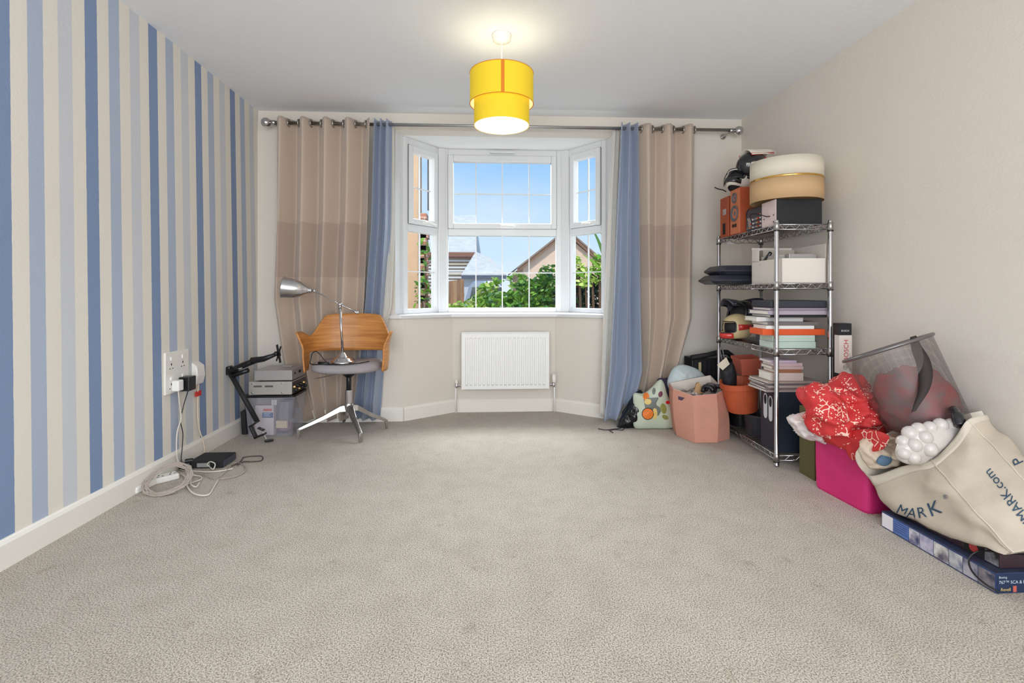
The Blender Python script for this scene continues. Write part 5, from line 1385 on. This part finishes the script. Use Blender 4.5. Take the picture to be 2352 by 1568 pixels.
# --- boxes by the right wall
o = MB().bb(1.745, 1.86, 2.57, 2.70, 0, .375).build('olive_box', mat('olive board', (92, 86, 48), .6), None, bevel=.003); tag(o, 'narrow olive green box between shelving and magenta box', 'box')
bq = empty('narrow_tool_box', (1.985, 2.70, 0), label='tall narrow black and white tool box standing by the shelving post', cat='box')
MB().bb(1.950, 2.022, 2.665, 2.715, 0, .83).build('carton', mat('black card', (30, 32, 38), .45), bq, bevel=.001)
MB().bb(1.949, 2.0225, 2.6635, 2.70, .555, .765).build('white_panel', mat('panel white', (232, 222, 214), .5), bq)
MB().bb(1.949, 2.0225, 2.6640, 2.70, .05, .50).build('photo_panel', mat('steel blue photo', (74, 92, 120), .4, rgb2=(24, 28, 36), vsc=14), bq)
M_br = mat('lettering red', (196, 36, 40), .5)
text('BOSCH', lambda x, y: Vector((2.001 - .026 * y, 2.6628, .622 + .026 * x)), M_br, 'lettering', bq)
text('power', lambda x, y: Vector((2.012 - .006 * y, 2.6628, .64 + .007 * x)), M_dark, 'lettering', bq)
text('BOSCH', lambda x, y: Vector((1.962 + .010 * x, 2.6645, .785 + .010 * y)), mat('lettering white', (232, 232, 232), .5), 'lettering', bq)
lg_ = MB()
for (r0, r1) in ((.011, .0135), (.005, .007)): lg_.sheet([[Vector((1.985 + r * math.cos(2 * PI * k / 24), 2.6628, .59 + r * math.sin(2 * PI * k / 24))) for k in range(24)] for r in (r0, r1)], closed=True)
lg_.bb(1.974, 1.996, 2.6624, 2.6629, .589, .591); lg_.build('emblem', mat('emblem grey', (132, 132, 136), .5), bq)

M_mag = mat('magenta board', (206, 40, 112), .55, var=.03, vsc=4)
mg = empty('magenta_box', (1.87, 2.345, 0), label='bright magenta storage box under the red festive cloth', cat='storage box')
mgc = Vector((1.868, 2.345, 0)); Rm = RZ(math.radians(3.5))
mb = MB(); rows = []
for (z, k) in ((.0, .96), (.012, .985), (.14, 1.0), (.285, 1.0), (.292, .985)):
    row = []
    for q, (sx_, sy_) in enumerate(((1, 1), (-1, 1), (-1, -1), (1, -1))):
        for i in range(6):
            a = PI / 2 * q + PI / 2 * i / 5; hx, hy, r = .165 * k, .17 * k, .028
            v_ = Rm @ Vector((sx_ * (hx - r) + r * math.cos(a), sy_ * (hy - r) + r * math.sin(a), 0)); row.append(mgc + v_ + Vector((0, 0, z)))
    rows.append(row)
mb.sheet(rows, closed=True); mb.f.append(tuple(range(24))[::-1]); mb.f.append(tuple(range(96, 120))); mb.build('box_body', M_mag, mg, smooth=False)
p0 = at(1888, 1062, x=1.70)
MB().box((1.6985, p0.y, p0.z), (.003, .022, .040), Rm).build('price_label', mat('sticker', (230, 218, 224), .5), mg)
bag('white_wrap', [(1815, 968), (1822, 958), (1845, 952), (1880, 950), (1930, 985), (1925, 1010), (1895, 1016), (1870, 1008), (1840, 1000), (1828, 985)], 'y', 2.44, .05, .06, mat('white film wrap', (232, 224, 220), .4, trans=.15), 'crinkled white plastic wrap under the red cloth', amp=.03, sc=22, seed=8, ridge=True, zmin=.15)
bag('clear_wrap', [(1912, 885), (1928, 862), (1948, 852), (1962, 870), (1985, 905), (1940, 915)], 'y', 2.50, .05, .05, mat('frosted film', (226, 222, 220), .35, alpha=.75), 'frosted plastic wrap poking above the red cloth', amp=.02, sc=18, seed=9, zmin=.3)
bag('red_cloth', [(1845, 905), (1852, 893), (1885, 883), (1915, 888), (1935, 878), (1945, 858), (1962, 856), (1985, 900), (2010, 960), (2045, 985), (2062, 1000), (2040, 1020), (1990, 1040), (1925, 1025), (1880, 1000), (1860, 975), (1850, 940)], 'y', 2.34, .13, .12, M_red, 'crumpled red cloth with white festive print on the magenta box', cat='cloth', amp=.042, sc=11, seed=3.3, zmin=.22, ridge=True, rings=26)
bag('red_cloth', [(1868, 985), (1920, 990), (1990, 985), (2040, 1000), (2030, 1030), (1995, 1040), (1958, 1056), (1945, 1035), (1915, 1015), (1880, 1003)], 'x', 1.694, .018, .006, M_red, 'hanging corner of red festive cloth over the magenta box side', cat='cloth', amp=.010, sc=16, seed=4.2, zmin=.1)

# --- wire mesh basket, tipped
e_l, e_r = at(1938, 830, x=1.68), at(2142, 767, x=1.95)
C0 = (e_l + e_r) / 2; e1 = (e_r - e_l).normalized(); rad = (e_r - e_l).length / 2
vd = (C0 - EYE).normalized(); nn = e1.cross(vd).normalized()
if nn.z < 0: nn = -nn
nn = (Matrix.Rotation(math.radians(1), 3, e1) @ nn); e2 = nn.cross(e1)
bk = empty('mesh_basket', (C0 - nn * .39), label='tipped wire mesh waste basket full of maroon clothes against the right wall', cat='basket')
Rb = Matrix((e1, e2, nn)).transposed()
Lb = .39
rows = []
for i in range(13):
    t = i / 12; r = rad * (.84 + .15 * t); c_ = C0 - nn * Lb * (1 - t)
    rows.append([c_ + e1 * (r * math.cos(2 * PI * k / 64)) + e2 * (r * .92 * math.sin(2 * PI * k / 64)) for k in range(65)])
MB().sheet(rows).build('mesh_wall', M_wire, bk, smooth=True, uvgrid=(13, 65))
for (t, rr, th) in ((1, rad, .008), (0, rad * .84, .004)):
    c_ = C0 - nn * Lb * (1 - t)
    MB().tube([c_ + e1 * (rr * math.cos(2 * PI * k / 48)) + e2 * (rr * .92 * math.sin(2 * PI * k / 48)) for k in range(48)], th, 8, closed=True).build('rim', mat('grey enamel', (120, 116, 116), .35, .6), bk, smooth=True)
c_ = C0 - nn * Lb
MB().sheet([[c_ + e1 * (q * rad * .84 * math.cos(2 * PI * k / 32)) + e2 * (q * rad * .77 * math.sin(2 * PI * k / 32)) for k in range(32)] for q in (.01, 1)], closed=True).build('base', mat('grey enamel', (120, 116, 116)), bk)
# clothes inside
rows = []
for i in range(22):
    t = i / 21; ang = PI * t; r = math.sin(ang) ** .45 * rad * .86; h = -Lb + .012 + (Lb * .66) * (1 - math.cos(ang)) / 2
    row = []
    for k in range(40):
        a = 2 * PI * k / 40; q = C0 + nn * h + e1 * r * math.cos(a) + e2 * r * .9 * math.sin(a)
        g = .5 * fr(q, 14, 3) + .4 * abs(fr(q, 24, 5)); row.append(q + nn * (.09 * g if t > .4 else 0) + (C0 + nn * h - q) * (.45 * abs(g)))
    rows.append(row)
o = MB().sheet(rows, closed=True).build('maroon_clothes', mat('maroon cloth', (166, 58, 62), .8, rgb2=(128, 98, 98), vsc=16), None, smooth=True); tag(o, 'maroon and grey clothes filling the wire mesh basket', 'clothes')
sp_ = [at(2097, 772, y=2.04), at(2106, 800, y=2.02), at(2120, 830, y=2.0), at(2126, 862, y=1.975), at(2122, 895, y=1.96), at(2108, 925, y=1.945), at(2098, 945, y=1.94)]
sp_ = spline(sp_, 5); rows = []
for i, q in enumerate(sp_):
    t = i / (len(sp_) - 1); w_ = .008 + .018 * math.sin(PI * min(.97, t + .05)); rows.append([q - e1 * w_, q - e2 * .004, q + e1 * w_, q + e2 * .004])
o = MB().sheet(rows, closed=True).build('dark_strap', mat('dark felt', (58, 50, 50), .9), None, smooth=True); tag(o, 'dark curved strap hanging down inside the mesh basket', 'strap')

# --- model kit box on the floor
KX = 1.693; KH = .068
kt = empty('model_kit_box', (1.86, 1.81, 0), label='long flat dark blue model kit box on the carpet under the canvas bag', cat='kit box')
MB().bb(KX, 2.045, 1.575, 2.055, 0.001, KH).build('carton', mat('kit navy', (44, 62, 104), .4), kt, bevel=.0015)
MB().bb(KX + .001, 2.044, 1.576, 2.054, KH, KH + .0008).build('lid_print', mat('lid print', (58, 68, 92), .4, rgb2=(34, 34, 46), vsc=7), kt)
us = [2031, 2052, 2088, 2113, 2145, 2180, 2212, 2247, 2281]
ys = [at(u, 1250, x=KX).y for u in us]; ys[0] = 2.053; ys[-1] = 1.577
for i in range(8):
    m_ = mat('kit print white', (226, 222, 226), .5) if i == 0 else mat('kit print blue', (84, 112, 170), .5, var=.05, vsc=30) if i == 1 else mat('kit photo %d' % i, [(0, 0, 0)] * 2 + [(206, 200, 210)] if False else [(206, 200, 210), (150, 146, 176), (214, 210, 204), (96, 100, 132), (186, 182, 190), (160, 150, 150)][i - 2], .5, rgb2=[(70, 74, 110), (210, 206, 214), (90, 84, 100), (200, 200, 196), (90, 92, 120), (60, 64, 86)][i - 2], vsc=26)
    MB().bb(KX - .0012, KX, ys[i + 1] + .002, ys[i] - .001, .006, KH - .006).build('side_print', m_, kt)
for i in range(5): MB().bb(KX - .0018, KX - .001, ys[2] + .006, ys[1] - .006, .018 + i * .009, .020 + i * .009).build('printed_line', mat('print navy', (40, 62, 116), .5), kt)
M_lp = mat('lettering pale', (206, 214, 228), .5); M_ly = mat('lettering gold', (220, 190, 110), .5)
MB().bb(KX + .002, 2.043, 1.5735, 1.5752, .004, KH - .003).build('end_print', mat('kit dark navy', (28, 46, 78), .4), kt)
text('Boeing', lambda x, y: Vector((KX + .008 + .0075 * x, 1.573, .052 + .0075 * y)), M_lp, 'lettering', kt)
text('767™ SCA & B', lambda x, y: Vector((KX + .008 + .0105 * x, 1.573, .034 + .0105 * y)), M_lp, 'lettering', kt)
text('Revell', lambda x, y: Vector((KX + .014 + .0105 * x, 1.573, .010 + .0105 * y)), M_ly, 'lettering', kt)
MB().bb(KX + .058, KX + .070, 1.5728, 1.5734, .006, .026).build('emblem', mat('emblem red', (196, 96, 80), .5), kt)
d2b = empty('dark_game_box', (1.89, 1.80, KH), label='flat dark maroon game box on top of the model kit box', cat='game box')
MB().bb(1.735, 2.04, 1.60, 2.01, KH + .001, KH + .048).build('carton', mat('dark maroon box', (54, 36, 44), .45), d2b, bevel=.002)
ey = at(2237, 1262, x=1.735)
MB().bb(1.7335, 1.735, ey.y - .035, ey.y + .035, KH + .006, KH + .044).build('printed_panel', M_dark, d2b)
rows = [[Vector((1.7328, ey.y + r * .017 * math.cos(2 * PI * k / 24), KH + .026 + r * .015 * math.sin(2 * PI * k / 24))) for k in range(24)] for r in (.02, .45, 1)]
MB().sheet(rows, closed=True).build('emblem', mat('emblem scarlet', (190, 64, 60), .5), d2b, label='round red emblem')
MB().bb(1.7335, 1.735, 1.605, ey.y - .04, KH + .004, KH + .044).build('photo_print', mat('photo grey', (150, 150, 156), .5, rgb2=(34, 32, 36), vsc=30), d2b)
cord('black_cable', [(1.80, 1.50, .16), (1.745, 1.60, KH + .055), (1.722, 1.66, KH + .03), (1.69, 1.665, KH), (1.676, 1.64, .04), (1.68, 1.60, .02), (1.70, 1.568, .01)], .003, M_black, 'black cord looping from the canvas bag over the kit box')

# --- canvas tote
G = [  # rows across the bag, columns from the opening to the base
    [(1994, 1091, 1.69), (2030, 1155, 1.715), (2091, 1194, 1.73), (2199, 1241, 1.72), (2258, 1252, 1.72), (2325, 1272, 1.72)],
    [(2075, 1070, 1.73), (2110, 1115, 1.705), (2160, 1155, 1.70), (2225, 1200, 1.695), (2275, 1232, 1.70), (2328, 1270, 1.715)],
    [(2140, 1056, 1.76), (2170, 1095, 1.725), (2202, 1130, 1.715), (2240, 1172, 1.70), (2285, 1222, 1.70), (2332, 1268, 1.715)],
    [(2190, 1010, 1.83), (2225, 1055, 1.80), (2262, 1105, 1.78), (2305, 1150, 1.77), (2345, 1195, 1.76), (2400, 1250, 1.76)],
    [(2223, 965, 1.87), (2262, 1010, 1.90), (2300, 1047, 1.89), (2335, 1085, 1.88), (2375, 1125, 1.88), (2430, 1190, 1.87)],
    [(2262, 955, 2.0), (2290, 985, 2.0), (2317, 1003, 2.0), (2352, 1047, 2.0), (2400, 1090, 2.0), (2450, 1150, 2.0)]]
W = [[at(u, v, x=x) for (u, v, x) in r] for r in G]
back1 = [Vector((2.055, q.y + .01, q.z - .12)) for q in W[5]]; back1[0] = at(2110, 985, x=1.97)
back2 = [Vector((2.03, W[0][j].y + .03 * (j < 5), max(.125, W[0][j].z))) for j in range(6)]; back2[0] = at(1971, 1030, x=1.66)
NET = W + [back1, back2]
nr, nc, sub = len(NET), 6, 7
fine = []
rowsf = [spline(r, sub) for r in NET]
ncol = len(rowsf[0])
cols = [spline([rowsf[i][j] for i in range(nr)], sub, closed=True) for j in range(ncol)]
for j in range(ncol):
    row = []
    for i, q in enumerate(cols[j]):
        k = min(1, j / 6)
        g = fr((q.x * 1, q.y, q.z * 1.6), 9, 4) * .016 + fr(q, 22, 6) * .006
        n_ = (q - Vector((1.92, q.y, .22))).normalized(); q = q + n_ * g * k
        q.x = min(q.x, 2.062); q.z = max(q.z, KH + .05 if q.x > 1.73 else .075); row.append(q)
    fine.append(row)
M_can = mat('natural canvas', (198, 186, 169), .85, bump=.25, bsc=420, var=.03, vsc=5)
tt = empty('canvas_tote', (1.9, 1.8, KH + .05), label='large natural canvas tote bag with navy lettering lying on the boxes', cat='tote bag')
mb = MB().sheet(fine, closed=True); nk = len(fine[0]); mb.f.append(tuple((ncol - 1) * nk + k for k in range(nk)))
body = mb.build('bag_body', M_can, tt, smooth=True, solid=.002)
bvt = BVHTree.FromPolygons(mb.v, mb.f)
# hem band at the opening and seams
hem = []
for j in (0, 1, 2, 3): hem.append([q + (q - Vector((1.92, q.y, .25))).normalized() * .002 for q in fine[j][:sub * 5 + 1]])
MB().sheet(hem).build('hem', mat('hem canvas', (208, 198, 183), .85, bump=.2, bsc=420), tt, smooth=True, solid=.0015)
for i in (2, 4):
    ln_ = [fine[j][i * sub] + (fine[j][i * sub] - Vector((1.92, fine[j][i * sub].y, .22))).normalized() * .002 for j in range(ncol)]
    MB().tube(ln_, .0028, 6).build('seam', mat('hem canvas', (208, 198, 183)), tt, smooth=True)
M_nv = mat('lettering navy', (42, 72, 96), .6)
def tote_text(s, u0, v0, du, dv, h, label=None):
    """baseline start, unit direction in the photograph, cap height"""
    ux, uy = dv * 1.0, -du * 1.0
    def f(x, y):
        u = u0 + (du * x + ux * y) * h; v = v0 + (dv * x + uy * y) * h
        q = on(bvt, u, v, .0035)
        return q if q is not None else at(u, v, x=1.80)
    text(s, f, M_nv, 'lettering', tt)
def unit(a, b): n = math.hypot(a, b); return a / n, b / n
tote_text('M', 2056, 1176, *unit(30, 16), 23); tote_text('A', 2081, 1187, *unit(30, 6), 24); tote_text('R', 2108, 1190, *unit(30, -6), 25); tote_text('K', 2137, 1187, *unit(30, -12), 33)
tote_text('®', 2168, 1147, *unit(30, -12), 10)
tote_text('PRIMARK.com', 2390, 1219, *unit(-.62, -.78), 22)
tote_text('P', 2352, 1062, *unit(-.4, -.9), 24)
# things in the tote
tp_ = [at(2003, 1010, x=1.735), at(2060, 985, x=1.82), at(2160, 962, x=1.95), at(2255, 943, x=2.045)]; bt_ = [at(2018, 1034, x=1.735), at(2080, 1010, x=1.82), at(2175, 985, x=1.95), at(2268, 965, x=2.045)]
o = MB().sheet([tp_, bt_]).build('white_card_sleeve', mat('off white board', (222, 214, 198), .6), None, solid=.012); tag(o, 'long off-white card sleeve along the back of the canvas bag', 'card')
bag('beige_garment', [(1978, 1032), (1990, 1010), (2020, 1000), (2060, 992), (2100, 985), (2110, 1030), (2085, 1058), (2010, 1072), (1995, 1065)], 'y', 2.13, .06, .02, mat('beige cotton', (214, 196, 176), .85), 'crumpled beige garment in the mouth of the canvas bag', cat='garment', amp=.03, sc=20, seed=2.2, ridge=True, zmin=.15, rings=18)
bag('blue_garment', [(2014, 1062), (2022, 1048), (2036, 1038), (2048, 1046), (2045, 1062), (2030, 1070)], 'y', 2.07, .015, .015, mat('denim blue', (88, 116, 142), .8), 'small blue fold of cloth in the canvas bag', cat='garment', amp=.004, zmin=.1)
bw = pillow([(2060, 1050), (2058, 1025), (2075, 1005), (2092, 985), (2115, 978), (2150, 968), (2200, 966), (2222, 975), (2205, 1010), (2170, 1040), (2130, 1062), (2085, 1066)], 'y', 1.925, .05, .02, amp=.006, sc=12, seed=3, zmin=.15)
rn = random.Random(3)
bwo = bw.build('bubble_wrap', mat('bubble film', (216, 210, 204), .22, trans=.15, coat=.4), None, smooth=True); tag(bwo, 'inflated white bubble wrap bulging from the canvas bag', 'bubble wrap')
XF[bwo] = Matrix.Translation(bwo.location)
bb_ = BVHTree.FromPolygons(bw.v, bw.f)
for (u, v, r) in ((2074, 1014, .026), (2090, 995, .030), (2110, 986, .028), (2076, 1040, .026), (2100, 1022, .028), (2098, 1050, .026), (2134, 1030, .03), (2136, 982, .026), (2160, 976, .028), (2124, 1004, .028), (2186, 975, .026)):
    q = on(bb_, u, v, -.014)
    if q is not None: MB().ball(q, (r, r, r), 14).build('bubble', MC['bubble film'], bwo, smooth=True)
o = MB().tube(spline([at(2184, 937, x=1.89), at(2192, 945, x=1.88), at(2200, 960, x=1.87), at(2205, 978, x=1.86)], 5), [.006] * 3 + [.018] * 5 + [.022] * 5 + [.02] * 3, 10).build('black_heel', M_hb, None, smooth=True); tag(o, 'curved glossy black heel sticking up behind the bubble wrap', 'shoe heel')
